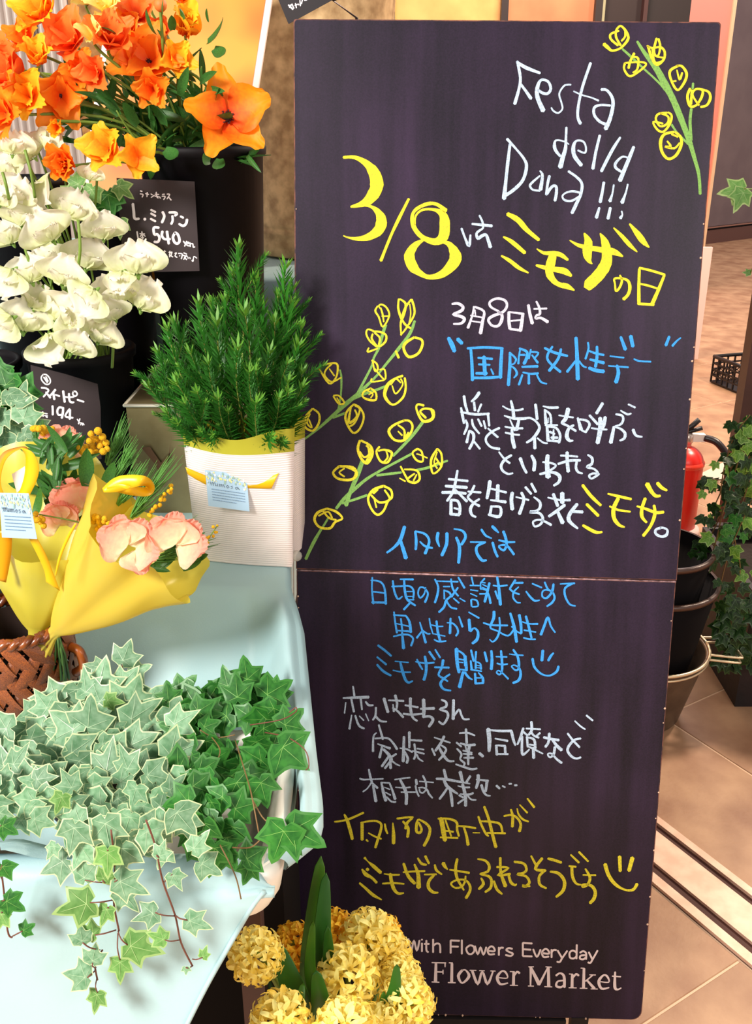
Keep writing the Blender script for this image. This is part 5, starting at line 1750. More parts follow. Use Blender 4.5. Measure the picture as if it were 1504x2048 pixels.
ml=[ivy_mesh('leaf',*IL,seed=i+30,slim=.95) for i in range(2)]
M_vine=mat('vine_brown',(120,92,52),.6); M_viner=mat('vine_red',(110,62,48),.6)
def ivy_leaf(t,meshes,c,size,tipdir,n,stem_to=None,label=None):
    o=put('leaf',meshes[RND.randrange(len(meshes))],t,c,tipdir,n,size,label)
    if stem_to is not None:
        b=MB(); mid=(c+stem_to)/2+Vector((0,0,.006)); b.tube(spline([c,mid,stem_to],3),.0009,4,caps=False); part('petiole',b,M_stem,t)
    return o
def tip2d(ang,back=0):          # direction in the view plane, degrees clockwise from up
    a=math.radians(ang); up=Vector((0,math.sin(PITCH),math.cos(PITCH)))
    return Vector((math.sin(a),0,0))+up*math.cos(a)-V*back
M_soil=mat('soil_brown',(58,34,22),.95,rgb2=(26,14,10),nscale=60,bump=.8,bscale=120)
M_ppot=mat('nursery_pot',(228,224,214),.5,alpha=1); M_bpot=mat('nursery_pot_dark',(30,26,24),.5)
def pot(t,c,r0,r1,h,mt):
    b=MB(); b.lathe([(.001,0),(r0,0),(r1-.001,h-.008),(r1+.002,h-.007),(r1+.002,h),(r1-.003,h),(r0-.003,.006),(.001,.005)],c,36); part('pot',b,mt,t)
    b=MB(); b.lathe([(.0005,h*.9+.003),(r1*.5,h*.9+.001),(r1-.004,h*.88)],c,24); part('soil',b,M_soil,t)
# variegated ivy
vc=Vector((-.27,.765,.7235)); iv=thing('potted_ivy','large variegated grey-green ivy with cream leaf edges spilling over the cloth','potted plant',vc)
pot(iv,vc,.040,.052,.07,M_bpot)
top=vc+Vector((0,0,.07))
def scatter(t,meshes,cu,cv,ru,rv_,n,smin,smax,Yf,seed,excl=None,mind=17):
    r=random.Random(seed); pl=[]; tries=0
    while len(pl)<n and tries<n*60:
        tries+=1; a=r.uniform(0,6.283); q=math.sqrt(r.random()); u=cu+ru*q*math.cos(a); v=cv+rv_*q*math.sin(a)
        if excl and excl(u,v): continue
        if any((u-x)**2+((v-y))**2<mind*mind for x,y in pl): continue
        pl.append((u,v))
        Y=Yf(u,v)+r.uniform(-.012,.012); c=P(u,v,Y); s=r.uniform(smin,smax)*px(Y,c.z)
        ang=math.degrees(math.atan2(u-cu,-(v-cv)))+r.uniform(-60,60) if r.random()<.45 else r.uniform(110,250)
        n_=(V+Vector((r.uniform(-.45,.45),r.uniform(-.2,.2),r.uniform(-.1,.6)))).normalized()
        ivy_leaf(t,meshes,c,s,tip2d(ang,r.uniform(-.1,.5)),n_)
    return pl
# heights: leaves float over pot; Y is chosen so that they lie on a low dome
def dome(u0,v0,Y0,k=-.00078,ku=0): return lambda u,v: Y0+(v-v0)*k
scatter(iv,mv,170,1470,190,128,120,40,70,dome(170,1470,.80,-.00072),3,lambda u,v:(u>330 and v<1400) or (u<-20) or (u<150 and v<1455-.5*u) or (v<1372+max(0,abs(u-215)-60)*.5),22)
scatter(iv,mv,230,1590,165,95,64,40,68,dome(170,1590,.685,-.00062),4,lambda u,v: v<1540 or (u<130 and v>1600),25)
scatter(iv,mv,40,1590,60,60,16,34,52,dome(170,1590,.69,-.0007),14,None,22)
scatter(iv,md,200,1500,170,110,60,34,50,lambda u,v:.84-(v-1500)*.0007,5,None,20)
for (u,v,s,a) in [(245,1325,44,20),(205,1335,34,-80),(262,1345,40,70),(190,1360,34,-40),(225,1370,40,140)]:
    c=P(u,v,.905); ivy_leaf(iv,mv,c,s*px(.905,.8),tip2d(a),V+Vector((0,0,.5)))
tubes('vine',spline([top,P(200,1430,.86),P(235,1370,.90),P(245,1330,.905)],5),.0009,M_vine,iv,5)
# small lime leaf
for (u,v,s,a) in [(125,1590,36,200),(212,1400,36,100)]:
    c=P(u,v,.66 if v>1500 else .83); ivy_leaf(iv,ml,c,s*px(.7,.8),tip2d(a),V)
def trail(t,pts,Y,meshes,mt,leaves,w=.0008):
    P3=[P(u,v,Y) for u,v in pts]; b=MB(); b.tube(spline(P3,5),w,5); part('vine',b,mt,t)
    for (u,v,s,a,uu,vv) in leaves:
        c=P(u,v,Y-.008); ivy_leaf(t,meshes,c,s*px(Y,c.z),tip2d(a),V+Vector((U(-.3,.3),0,U(0,.3))))
        b=MB(); b.tube(spline([P(uu,vv,Y),(P(uu,vv,Y)+c)/2+Vector((0,-.004,.003)),c],3),.0006,4); part('petiole',b,M_viner,t)
# trailing stems over the front of the cloth: (leaf u,v,size px,tip angle, node u,v)
trail(iv,[(292,1640),(310,1690),(325,1760),(350,1830),(362,1885),(385,1932)],.585,mv+ml,M_viner,
 [(310,1825,44,250,350,1832),(375,1840,46,110,350,1830),(345,1748,34,150,328,1765),(318,1715,34,20,315,1705),(330,1880,36,290,358,1880),(405,1915,22,20,385,1918),(372,1935,14,180,385,1932)])
trail(iv,[(222,1660),(230,1740),(227,1800),(238,1862)],.59,mv+ml,M_viner,
 [(235,1760,60,115,228,1765),(180,1805,70,252,226,1800),(215,1700,52,180,224,1700),(255,1890,64,105,236,1862),(215,1815,38,200,228,1812),(190,1870,40,300,232,1860),(170,1760,50,350,222,1765),(240,1920,44,180,236,1866),(205,1760,36,30,224,1770)])
trail(iv,[(205,1900),(190,1925),(195,1960)],.585,mv+ml,M_viner,[(175,1955,46,280,192,1940),(195,1985,40,190,194,1955),(185,1925,36,10,192,1935),(165,1885,34,350,200,1900)])
trail(iv,[(-10,1690),(5,1760),(15,1860),(25,1875)],.60,ml+mg,M_viner,[(4,1730,34,150,5,1760),(10,1800,40,120,8,1800),(5,1825,40,200,10,1820),(45,1862,26,60,24,1873),(2,1650,34,120,0,1700)])
for (u,v,s,a) in [(150,1650,56,190),(130,1720,52,240),(165,1690,48,200),(245,1690,64,185),(290,1660,50,130),(385,1700,44,40),(400,1725,46,120),(110,1690,30,210),(350,1620,60,140),(210,1640,66,170),(330,1700,38,200),(240,1780,50,140)]:
    Y=.60; c=P(u,v,Y-U(.0,.02)); ivy_leaf(iv,mv,c,s*px(Y,c.z),tip2d(a),V+Vector((U(-.3,.3),0,U(0,.4))))
# green ivy
gc=Vector((-.151,.765,.7235)); ig=thing('potted_ivy','glossy dark green ivy in a pale pot right of the variegated ivy','potted plant',gc)
pot(ig,gc,.024,.030,.072,M_ppot)
scatter(ig,mg,470,1455,100,95,60,42,66,lambda u,v:.80-(v-1480)*.0006,8,lambda u,v:(390<u<505 and 1435<v<1500) or (u>560 and v<1380),24)
scatter(ig,mg,430,1590,80,90,40,40,62,lambda u,v:.685-(v-1590)*.0005,9,lambda u,v:v<1535 or u>470,24)
scatter(ig,mg,375,1450,45,80,18,36,52,lambda u,v:.80-(v-1480)*.0006,19,None,24)
scatter(ig,md,450,1480,100,90,36,40,56,lambda u,v:.835-(v-1480)*.0006,10,lambda u,v:(400<u<500 and 1440<v<1490),26)
for (u,v,s,a,Y) in [(578,1655,76,118,.615),(580,1648,10,0,.62),(465,1395,54,-55,.88),(500,1395,54,35,.88),(545,1400,46,10,.86),(490,1720,46,60,.61),(500,1730,40,200,.61),(430,1690,60,190,.62),(470,1560,60,150,.70),(560,1490,70,130,.76),(520,1560,54,165,.70),(390,1680,50,150,.62),(455,1700,50,210,.625)]:
    if s<20: continue
    c=P(u,v,Y); ivy_leaf(ig,mg,c,s*px(Y,c.z),tip2d(a),V+Vector((U(-.1,.3),0,U(.1,.5))))
# the three-lobed leaf that hangs alone at the right
c=P(570,1655,.612); ivy_leaf(ig,mg,c,70*px(.61,.8),tip2d(200),V+Vector((.05,0,.1)))
gt=gc+Vector((0,0,.07))
for pts in ([(470,1480,.80),(495,1560,.68),(505,1600,.63),(520,1680,.61)],[(505,1600,.63),(530,1640,.62),(568,1656,.612)],[(520,1680,.61),(500,1695,.61),(465,1695,.615)],[(440,1690,.62),(470,1750,.60),(482,1798,.595)],
            [(500,1450,.80),(560,1440,.79),(590,1425,.78),(592,1415,.78),(578,1425,.78)],[(530,1465,.80),(575,1475,.77),(610,1500,.75),(618,1530,.74),(612,1540,.74)],[(420,1470,.80),(440,1500,.77),(430,1530,.75)],[(400,1460,.80),(430,1475,.80),(470,1470,.80)]):
    tubes('vine',spline([P(*q) for q in pts],5),.00062,M_vine if len(pts)<5 else M_viner,ig,5)
# pale dried leaf twists near the right rim
# grey-green ivy at the left edge behind the bouquets
lc=Vector((-.60,1.22,Z0)); il=thing('potted_ivy','grey-green ivy in a clear sleeve at the left edge behind the bouquets','potted plant',lc)
pot(il,lc,.035,.05,.08,M_bpot)
scatter(il,mv,18,860,50,80,34,38,54,lambda u,v:1.2-(v-860)*.0003,12,None,22)
scatter(il,mg,10,800,50,60,12,34,48,lambda u,v:1.23,13,None,24)
# ivy leaves under the orange ranunculus, between the buckets
ik=thing('ivy_spray','green ivy leaves tucked between the black buckets beside the upper price card','foliage',Vector((-.42,1.47,1.05)))
for (u,v,s,a) in [(150,385,40,250),(185,375,42,200),(215,385,44,170),(225,400,40,230),(200,405,38,150),(160,370,36,300),(240,440,34,180),(235,370,36,130)]:
    c=P(u,v,1.455); ivy_leaf(ik,mg+ml,c,s*px(1.45,1.2),tip2d(a),V)
tubes('vine',spline([Vector((-.42,1.47,Z0+.24)),P(215,470,1.47),P(190,380,1.46)],5),.0014,M_stem,ik,5)
# ---------------------------------------------------------------- white bag with the needle-leaved plant
M_bag=bpy.data.materials.new('ribbed_white_paper'); M_bag.use_nodes=True
N=M_bag.node_tree.nodes;L=M_bag.node_tree.links;b_=N['Principled BSDF']; b_.inputs['Base Color'].default_value=(*lin((240,230,228)),1); b_.inputs['Roughness'].default_value=.6
tc=N.new('ShaderNodeTexCoord'); wv=N.new('ShaderNodeTexWave'); wv.bands_direction='Z'; wv.inputs['Scale'].default_value=95; wv.inputs['Distortion'].default_value=1.2; wv.inputs['Detail'].default_value=1
L.new(tc.outputs['Object'],wv.inputs['Vector']); bpn=N.new('ShaderNodeBump'); bpn.inputs['Strength'].default_value=.35; bpn.inputs['Distance'].default_value=.0015; L.new(wv.outputs['Fac'],bpn.inputs['Height']); L.new(bpn.outputs['Normal'],b_.inputs['Normal'])
M_film=mat('yellow_film',(236,222,84),.3,trans=.35,alpha=.86,spec=.6)
M_lin=mat('yellow_lining',(206,200,62),.4,trans=.25)
bl=G(395,1119,Z0+.001); br=G(584,1134,Z0+.001); d=(br-bl).normalized(); bk=Vector((-d.y,d.x,0))
bag=thing('gift_bag','white ribbed paper bag with yellow lining holding a needle-leaved mimosa plant','bag',(bl+br)/2+bk*.04)
w=(br-bl).length
def bagpt(s,t,side):     # s 0..1 across, t 0..1 height
    H=.205; W2=w*(1+.13*t); x=(s-.5)*W2+.002*t; bulge=math.sin(math.pi*s)
    dep=.075*(1-.25*t)
    y= (-.030*bulge*t**1.3 -.004*bulge) if side==0 else dep+.004*bulge
    p=(bl+br)/2+d*x+bk*y; p.z=Z0+.001+H*t+(.004*math.sin(s*9) if t>.9 else 0)-.004*bulge*(t>.95); return p
NS=16;NT=20
loop=[]
for i in range(NT+1):
    t=i/NT; row=[bagpt(j/NS,t,0) for j in range(NS+1)]
    f=bagpt(1,t,0); k=bagpt(1,t,1); row+=[f*(1-q)+k*q-d*.010*math.sin(math.pi*q)*(.4+t) for q in (.25,.5,.75)]
    row+=[bagpt(1-j/NS,t,1) for j in range(NS+1)]
    f=bagpt(0,t,0); k=bagpt(0,t,1); row+=[k*(1-q)+f*q+d*.010*math.sin(math.pi*q)*(.4+t) for q in (.25,.5,.75)]
    loop.append(row)
cut=17
m=MB(); m.grid(loop[:cut+1],0,True); m.add(loop[0],[tuple(range(len(loop[0])))[::-1]]); part('body',m,M_bag,bag)
m=MB(); m.grid(loop[cut:],0,True); part('lining_band',m,M_lin,bag,label='yellow band at the mouth of the bag')
def bagon(u,v,off=.0015):
    o=bagpt(.5,.62,0); n=Vector((0,-1,.12)).normalized(); return onplane(u,v,o+n*off,n)
def sheet(edgeA,edgeB,th=.0006):
    m=MB(); m.grid([edgeA,edgeB]); return m
M_rib=mat('ribbon_yellow',(255,204,24),.35,trans=.25,spec=.6)
def ribbon(t,A,B,mt=None,name='ribbon',sub=5,label=None):
    A=spline(A,sub);B=spline(B,sub); m=MB(); mid=[(a+b)/2 for a,b in zip(A,B)]; m.grid([A,mid,B]); o=part(name,m,mt or M_rib,t,label=label); s=o.modifiers.new('s','SOLIDIFY'); s.thickness=.0006; return o
ribbon(bag,[bagon(u,v) for u,v in ((371,934),(400,946),(430,956),(500,956),(530,956),(558,946))],[bagon(u,v) for u,v in ((375,948),(400,963),(430,974),(500,976),(530,977),(543,977))])
def tag(t,cs,plane,label_=None):
    q=[plane(u,v,.003) for u,v in cs]; nn=(q[1]-q[0]).cross(q[2]-q[1]).normalized(); nn=nn if nn.y<0 else -nn
    m=MB(); m.add(q+[p-nn*.0006 for p in q],[(0,1,2,3),(7,6,5,4),(0,4,5,1),(1,5,6,2),(2,6,7,3),(3,7,4,0)]); o=part('gift_tag',m,mat('tag_blue',(176,208,234),.6),t,False); 
    def B(a,b): return (q[0]*(1-a)+q[1]*a)*(1-b)+(q[3]*(1-a)+q[2]*a)*b+nn*.0004
    cols={'y':mat('tag_yellow',(244,236,160),.7),'g':mat('tag_green',(150,186,178),.7),'w':mat('tag_white',(238,242,244),.7)}
    r=random.Random(5)
    for key in 'wgy':
        mm=MB()
        for i in range(26):
            a=r.uniform(.03,.97); b=r.uniform(.03,.30)+(.2*r.random() if a>.85 or a<.1 else 0); s=r.uniform(.02,.05)
            mm.add([B(a-s*.6,b)+nn*.00003*i,B(a,b-s)+nn*.00003*i,B(min(1,a+s*.6),b)+nn*.00003*i,B(a,b+s)+nn*.00003*i],[(0,1,2,3)])
        part('printed_blossom',mm,cols[key],o,False,kind='stuff')
    # the word and the small text lines
    W_=[[(.10,.30),(.12,.40)],[(.12,.34),(.16,.30),(.17,.40)],[(.17,.34),(.21,.30),(.23,.40),(.25,.38)],[(.27,.32),(.28,.40)],[(.32,.32),(.33,.40)],[(.33,.35),(.37,.32),(.38,.40)],[(.38,.35),(.42,.32),(.43,.40),(.45,.38)],
        [(.52,.33),(.48,.36),(.51,.41),(.55,.37),(.52,.33)],[(.64,.33),(.59,.34),(.64,.38),(.59,.41)],[(.75,.34),(.70,.36),(.72,.41),(.76,.38),(.76,.34),(.80,.41)]]
    mm=MB()
    for k,s in enumerate(W_): mm.tube([B(a,b+.03*a)+nn*.0003 for a,b in s],.00028,4)
    part('printed_word',mm,mat('tag_ink',(88,98,112),.7),o,kind='stuff')
    mm=MB()
    for row in range(5):
        a=.12
        while a<(.9 if row<4 else .7):
            l=r.uniform(.015,.03); mm.tube([B(a,.50+.075*row+.02*a)+nn*.0002,B(a+l,.50+.075*row+.02*a)+nn*.0002],.0005,4); a+=l+.016
    part('printed_text',mm,mat('tag_ink2',(136,166,198),.7),o,kind='stuff')
tag(bag,[(410,940),(493,950),(499,1023),(417,1012)],bagon)
# clear plastic corner
m=MB(); c=br+bk*.02; m.ball(c+Vector((.002,0,.008)),.008,10,6); part('clear_corner',m,mat('clear_plastic',(236,236,230),.15,alpha=.35),bag)
# sprigs
M_ned=mat('needle_green',(56,128,40),.45,trans=.2,rand=.3); M_ned2=mat('needle_tip',(96,152,46),.5,trans=.2,rand=.15); M_tw=mat('twig',(146,150,70),.6)
def sprig(seed,n=46,spread=.20):
    r=random.Random(seed); tw=MB(); nd=MB(); pts=[(.05*math.sin(t*3+seed),t,.05*t*t) for t in [i/8 for i in range(9)]]; tw.tube(pts,[.013-.008*i/8 for i in range(9)],5)
    for i in range(n):
        t=(i+.5)/n; y=.04+.96*t; x0=.05*math.sin(y*3+seed); z0=.05*y*y; az=i*2.4+r.uniform(-.4,.4); ln=spread*(1.0-.55*t**2)*r.uniform(.8,1.15); up=.75+.5*t
        dx,dz=math.cos(az),math.sin(az)*.8; D=Vector((dx,up,dz)).normalized(); S=Vector((-dz,0,dx)).normalized()*.0175+Vector((0,.004,0)); o=Vector((x0,y,z0))
        nd.add([o-S*.4,o+D*ln*.5-S,o+D*ln,o+D*ln*.5+S,o+S*.4],[(0,1,3,4),(1,2,3)],1 if t>.92 else 0)
    return tw.mesh('twig',M_tw),nd.mesh('needles',[M_ned,M_ned2],False)
SPR=[sprig(i,84,.34) for i in range(4)]
def add_sprig(t,p,q,n,nm='branch'):
    a,b=SPR[RND.randrange(4)]; dd=q-p; o=put(nm,a,t,p,dd,n,(dd.length*.9,dd.length,dd.length*.9)); o2=link('needles',b,o); o2['kind']='stuff'; return o
pl=thing('needle_plant','bushy green plant with needle-like leaves growing from the white bag','plant',bagpt(.5,.5,0)+bk*.035)
root=bagpt(.5,.6,0)+bk*.035
tips=[(482,492,1.30),(575,532,1.30),(402,604,1.26),(492,618,1.22),(335,655,1.25),(318,700,1.25),(300,768,1.24),(440,640,1.2),(548,640,1.25),(600,690,1.25),(608,740,1.23),(600,810,1.22),(455,600,1.3),(520,560,1.3),(590,610,1.3),(360,640,1.28),(385,700,1.2),(545,700,1.2),(480,690,1.18),(420,720,1.18),(350,760,1.2),(335,820,1.21),(585,760,1.19),(505,740,1.17),(560,790,1.18),(440,790,1.17),(375,800,1.18),(520,800,1.17),(470,760,1.3),(405,660,1.3),(570,660,1.32),(535,610,1.3),(465,545,1.31),(430,610,1.33),(350,700,1.3),(330,740,1.3),(603,650,1.3),(612,770,1.2),(590,575,1.32),(555,590,1.3),(315,740,1.28),(400,760,1.3)]
base_uv=(482,900)
mains=[]
for k,(u,v,Y) in enumerate(tips):
    q=P(u,v,Y); ln=U(.115,.15) if v<700 else U(.085,.11)
    bz=P(base_uv[0]+(u-base_uv[0])*.35,base_uv[1]-(base_uv[1]-v)*.18,1.25)
    dr=(bz-q).normalized(); dr=(dr+Vector((0,.1,-.5))).normalized(); p=q+dr*ln
    add_sprig(pl,p,q,V+rv(.3))
    b=MB(); b.tube(spline([root+rv(.02),bz,p],4),.0013,5,caps=False); part('stem',b,M_tw,pl)
    if k%2==0:
        for s in (-1,1):
            pp=q+dr*ln*U(.3,.9); qq=pp+(-dr+Vector((s*U(.6,1.0),U(-.4,.2),.1))).normalized()*U(.045,.065); add_sprig(pl,pp,qq,V+rv(.4))
for k in range(34):
    u=U(330,600);v=U(720,880); 
    q=P(u,v,U(1.17,1.25)); p=P(u+(482-u)*.35+U(-12,12),v+U(60,95),1.235); 
    if p.z<Z0+.17: p.z=Z0+.17+U(0,.02)
    add_sprig(pl,p,q,V+rv(.5))
# ---------------------------------------------------------------- basket
BC=Vector((-.432,1.0,.712)); BR,BH=.060,.142
bs=thing('woven_basket','glossy brown woven leaf basket holding the two wrapped bouquets','basket',BC)
M_wv=mat('weave_brown',(176,92,34),.28,rgb2=(104,44,16),nscale=26,rand=.3,bump=.3,bscale=90,spec=.7); M_wd=mat('basket_inside',(38,20,14),.7)
m=MB(); m.lathe([(.001,.002),(BR*.84-.006,.002),(BR*.9-.006,BH*.5),(BR-.006,BH-.006)],BC,36); part('inner_wall',m,M_wd,bs)
def strap(seed,slant):
    r=random.Random(seed); rows=[]
    for i in range(9):
        t=i/8*2-1; w_=.30*(1-.35*t*t)+.03; tw=.25*math.sin(t*3+seed)
        rows.append([(s*w_+slant*t*.55, .16*(1-t*t)+.05*(1-s*s)+tw*s*.1, t) for s in (-1,-.5,0,.5,1)])
    b=MB(); b.grid(rows); return b.mesh('woven_strip',M_wv)
SA=[strap(i,1) for i in range(2)];SB_=[strap(i,-1) for i in range(2)]
nr,nc=6,17; hs=BH/(nr-.5)
for r_ in range(nr):
    for c_ in range(nc):
        a=math.tau*(c_+.5*(r_%2))/nc; z=BH*(r_+.35)/nr; rr=BR*(.86+.14*z/BH)
        me=(SA if r_%2 else SB_)[c_%2]; o=link('woven_strip',me,bs)
        o.location=Vector((rr*math.cos(a),rr*math.sin(a),z)); o.rotation_euler=(0,0,a-math.pi/2); o.scale=(.028,.030,hs*.98)
m=MB()
for k in range(2):
    m.tube([BC+Vector(((BR+.003*math.cos(t*1.1+k*3.14))*math.cos(t*math.tau/90),(BR+.003*math.cos(t*1.1+k*3.14))*math.sin(t*math.tau/90),BH+.004*math.sin(t*1.1+k*3.14))) for t in range(91)],.0048,7)
part('braided_rim',m,M_wv,bs,kind='stuff')
m=MB(); m.tube(spline([BC+Vector((BR+.004,-.01,BH-.03)),BC+Vector((BR+.016,-.015,BH-.035)),BC+Vector((BR+.018,-.015,BH-.055)),BC+Vector((BR+.006,-.012,BH-.066))],5),.006,8); part('handle',m,M_wv,bs)
# dark wire rack behind the basket
wr=thing('wire_rack','dark bronze pot with bright wire rings behind the woven basket','rack',(-.62,1.13,Z0))
m=MB(); m.lathe([(.001,0),(.05,0),(.062,.09),(.060,.092),(.048,.004)],(-.535,1.12,Z0),36); part('bowl',m,mat('bronze_bowl',(70,44,26),.35,metal=.4),wr)
for z in (.03,.06,.088):
    m=MB(); r_=.0515+.012*z/.09; m.tube([Vector((-.535+r_*math.cos(t*math.tau/40),1.12+r_*math.sin(t*math.tau/40),Z0+z)) for t in range(41)],.0012,6); part('wire_ring',m,mat('bright_wire',(220,200,170),.25,metal=.8),wr)
# ---------------------------------------------------------------- bouquets
PMP=petal_mat('petal_pink',(255,232,190),(255,170,148),trans=.4,rand=.05)
PPK=[petal('petal',PMP,w=.62,cup=.2,ruffle=.10,waves=4,claw=.3,seed=50+i,nu=14) for i in range(3)]
M_mim=mat('mimosa_yellow',(250,190,14),.8,bump=.8,bscale=900,rand=.06)
BALLS=None
def mimosa(t,pts,rpx,Y):
    m=MB(); c0=None
    for (u,v) in pts:
        c=P(u,v,Y+U(-.012,.008)); m.ball(c,rpx*px(Y,c.z)*U(.85,1.15),9,6)
    part('mimosa_sprig',m,M_mim,t,kind='stuff')
    m=MB(); a=[P(u,v,Y+.006) for u,v in pts]; a.sort(key=lambda p:p.z); m.tube(spline([a[0],sum(a,Vector())/len(a),a[-1]],4),.0009,4); part('mimosa_stem',m,M_stem,t)
def spray(u0,v0,u1,v1,w_,n):
    return [(u0+(u1-u0)*i/n+U(-w_,w_),v0+(v1-v0)*i/n+U(-w_,w_)) for i in range(n+1)]
M_awn=mat('wheat_green',(96,156,70),.5,trans=.2,rand=.15)
def wheat(t,u0,v0,u1,v1,Y):
    m=MB(); a=P(u0,v0,Y);b=P(u1,v1,Y); d_=(b-a); L_=d_.length; d_.normalize(); x=d_.orthogonal().normalized(); y=d_.cross(x)
    for i in range(46):
        f=U(0,.55); s=x*U(-1,1)+y*U(-1,1); p=a+d_*L_*f+s*.0035; q=p+(d_+s*.16).normalized()*L_*U(.42,.62); m.tube([p,(p+q)/2+s*.002,q],[.0008,.0006,.0002],3,caps=False)
    for i in range(26):
        p=a+d_*L_*.6*i/26; s=(x*math.cos(i*2.4)+y*math.sin(i*2.4)); m.tube([p,p+(d_*.9+s*.35).normalized()*.010],[.0024,.0008],5)
    part('wheat_ear',m,M_awn,t,kind='stuff')
def pinkfan(t,u,v,r_,Y,spread,up,n=4,face=None):
    c=P(u,v,Y); R_=r_*px(Y,c.z); 
    for i in range(n):
        a=up+spread*((i+.5)/n-.5); nn=(V*1.0+Vector((.4*math.sin(math.radians(a)),0,U(-.1,.3)))).normalized(); put('petal',PPK[i%3],t,c+V*(-.002*i)-tip2d(up)*R_*.4,tip2d(a,-.15),nn,(R_*1.15,R_*1.15,R_*.8))
def cone(t,T,A,R_,seed,front,back,mt,x0=None,name='wrap',nphi=64,nt=16,ph0=0,ph1=math.tau,rl=0):
    ax=(A-T); L_=ax.length; ax.normalize(); x=Vector((1,0,0)); x=(x-ax*x.dot(ax)).normalized(); y=ax.cross(x)
    if y.y<0: y=-y                                   # y points away from the viewer
    r=random.Random(seed); rows=[]
    for i in range(nt+1):
        tt=i/nt; row=[]
        for j in range(nphi+1):
            ph=ph0+(ph1-ph0)*j/nphi; bkk=.5+.5*math.sin(ph)          # 1 at the back
            ln=L_*(front+(back-front)*bkk+.07*math.sin(ph*3+seed)+.03*math.sin(ph*7+seed*2))
            rad=R_*(.10+.90*tt**.85)*(1+.09*tt*math.sin(ph*5+seed)+.04*tt*math.sin(ph*11))+.004*math.sin(tt*9+ph*4)*tt
            row.append(T+ax*ln*tt+(x*math.cos(ph)*1.0+y*math.sin(ph)*.62)*rad)
        rows.append(row)
    # pinched tail below the tie
    tail=[T-ax*.03+(x*math.cos(ph0+(ph1-ph0)*j/nphi)+y*.6*math.sin(ph0+(ph1-ph0)*j/nphi))*R_*.16*(1+.3*math.sin(j*.9)) for j in range(nphi+1)]
    neck=[T-ax*.008+(x*math.cos(ph0+(ph1-ph0)*j/nphi)+y*.6*math.sin(ph0+(ph1-ph0)*j/nphi))*R_*.09 for j in range(nphi+1)]
    m=MB(); m.grid([tail,neck]+rows); return part(name,m,mt,t)
M_film2=mat('yellow_film_bright',(255,230,96),.28,trans=.45,alpha=.82,spec=.6)
bA=thing('bouquet','yellow-wrapped bouquet with blue gift tag, standing left in the brown basket','bouquet',BC+Vector((-.01,0,.06)))
TA=P(72,1262,.985); AA=P(95,985,1.03)
cone(bA,TA,AA,.094,2,.62,1.30,M_film)
bB=thing('bouquet','yellow-wrapped bouquet with pink blooms, leaning right out of the brown basket','bouquet',BC+Vector((.01,0,.06)))
TB=P(112,1262,.965); AB=P(285,1090,.985)
cone(bB,TB,AB,.083,5,.92,1.18,M_film2)
# outer right flap of the film, catching the light
for t,T in ((bA,TA),(bB,TB)):
    for k in range(7):
        q=Vector((T.x+U(-.012,.012)-(.012 if t is bA else .004),T.y+U(-.01,.01),T.z-.07)); tubes('stem',[T+rv(.004),(T+q)/2+rv(.004),q],.0016,M_stemd,t,5)
# flowers of the left bouquet
pinkfan(bA,125,880,44,1.10,150,5,4); pinkfan(bA,168,995,60,1.035,170,10,5); pinkfan(bA,118,1030,40,1.02,150,-15,4)
mimosa(bA,[(182,868),(196,862),(178,882),(192,878),(205,874),(212,886),(186,893),(200,892),(172,895),(165,903),(192,905),(206,903),(214,898),(180,905),(160,896),(185,880),(199,884)],7.2,1.06)
mimosa(bA,spray(62,858,100,862,6,9)+spray(88,880,112,905,9,9),7.0,1.09)
mimosa(bA,spray(70,1030,90,1045,8,8)+spray(180,1025,205,1065,9,14),6.0,1.0)
wheat(bA,215,930,258,830,1.08); wheat(bA,228,960,276,885,1.06); wheat(bA,75,900,84,838,1.12)
for k in range(42):
    u=U(80,140);v=U(895,1010); p=P(u,v,1.05+U(-.02,.02)); put('leaf',BLD[RND.randrange(4)],bA,p,tip2d(U(-80,80)),V+rv(.5),U(.020,.038))
for k in range(14):
    u=U(60,230);v=U(960,1060); p=P(u,v,1.03); put('leaf',BLD[RND.randrange(4)],bA,p,tip2d(U(-60,60)),V+rv(.5),U(.025,.045))
# flowers of the right bouquet
pinkfan(bB,250,1068,56,.935,150,-15,3); pinkfan(bB,360,1068,60,.94,170,25,4); pinkfan(bB,285,1112,46,.93,120,130,2); 
mimosa(bB,spray(345,972,300,1030,5,20),4.2,1.0); mimosa(bB,spray(262,1055,320,1085,9,18),5.0,.985); mimosa(bB,spray(432,1058,380,1125,7,26),3.2,.99); mimosa(bB,spray(190,1030,215,1060,8,10),5.5,.99)
wheat(bB,262,1035,352,915,1.0); wheat(bB,235,1010,290,930,1.02); wheat(bB,300,1120,430,1085,.985); wheat(bB,310,1105,400,1050,.99)
for k in range(16):
    u=U(285,380);v=U(1080,1140); p=P(u,v,.985); put('leaf',BLD[RND.randrange(4)],bB,p,tip2d(U(30,110)),V+rv(.5),U(.02,.035))
def at3(l,Y): return [P(u,v,Y if len(q)<3 else q[2]) for q in l for (u,v) in [q[:2]]]
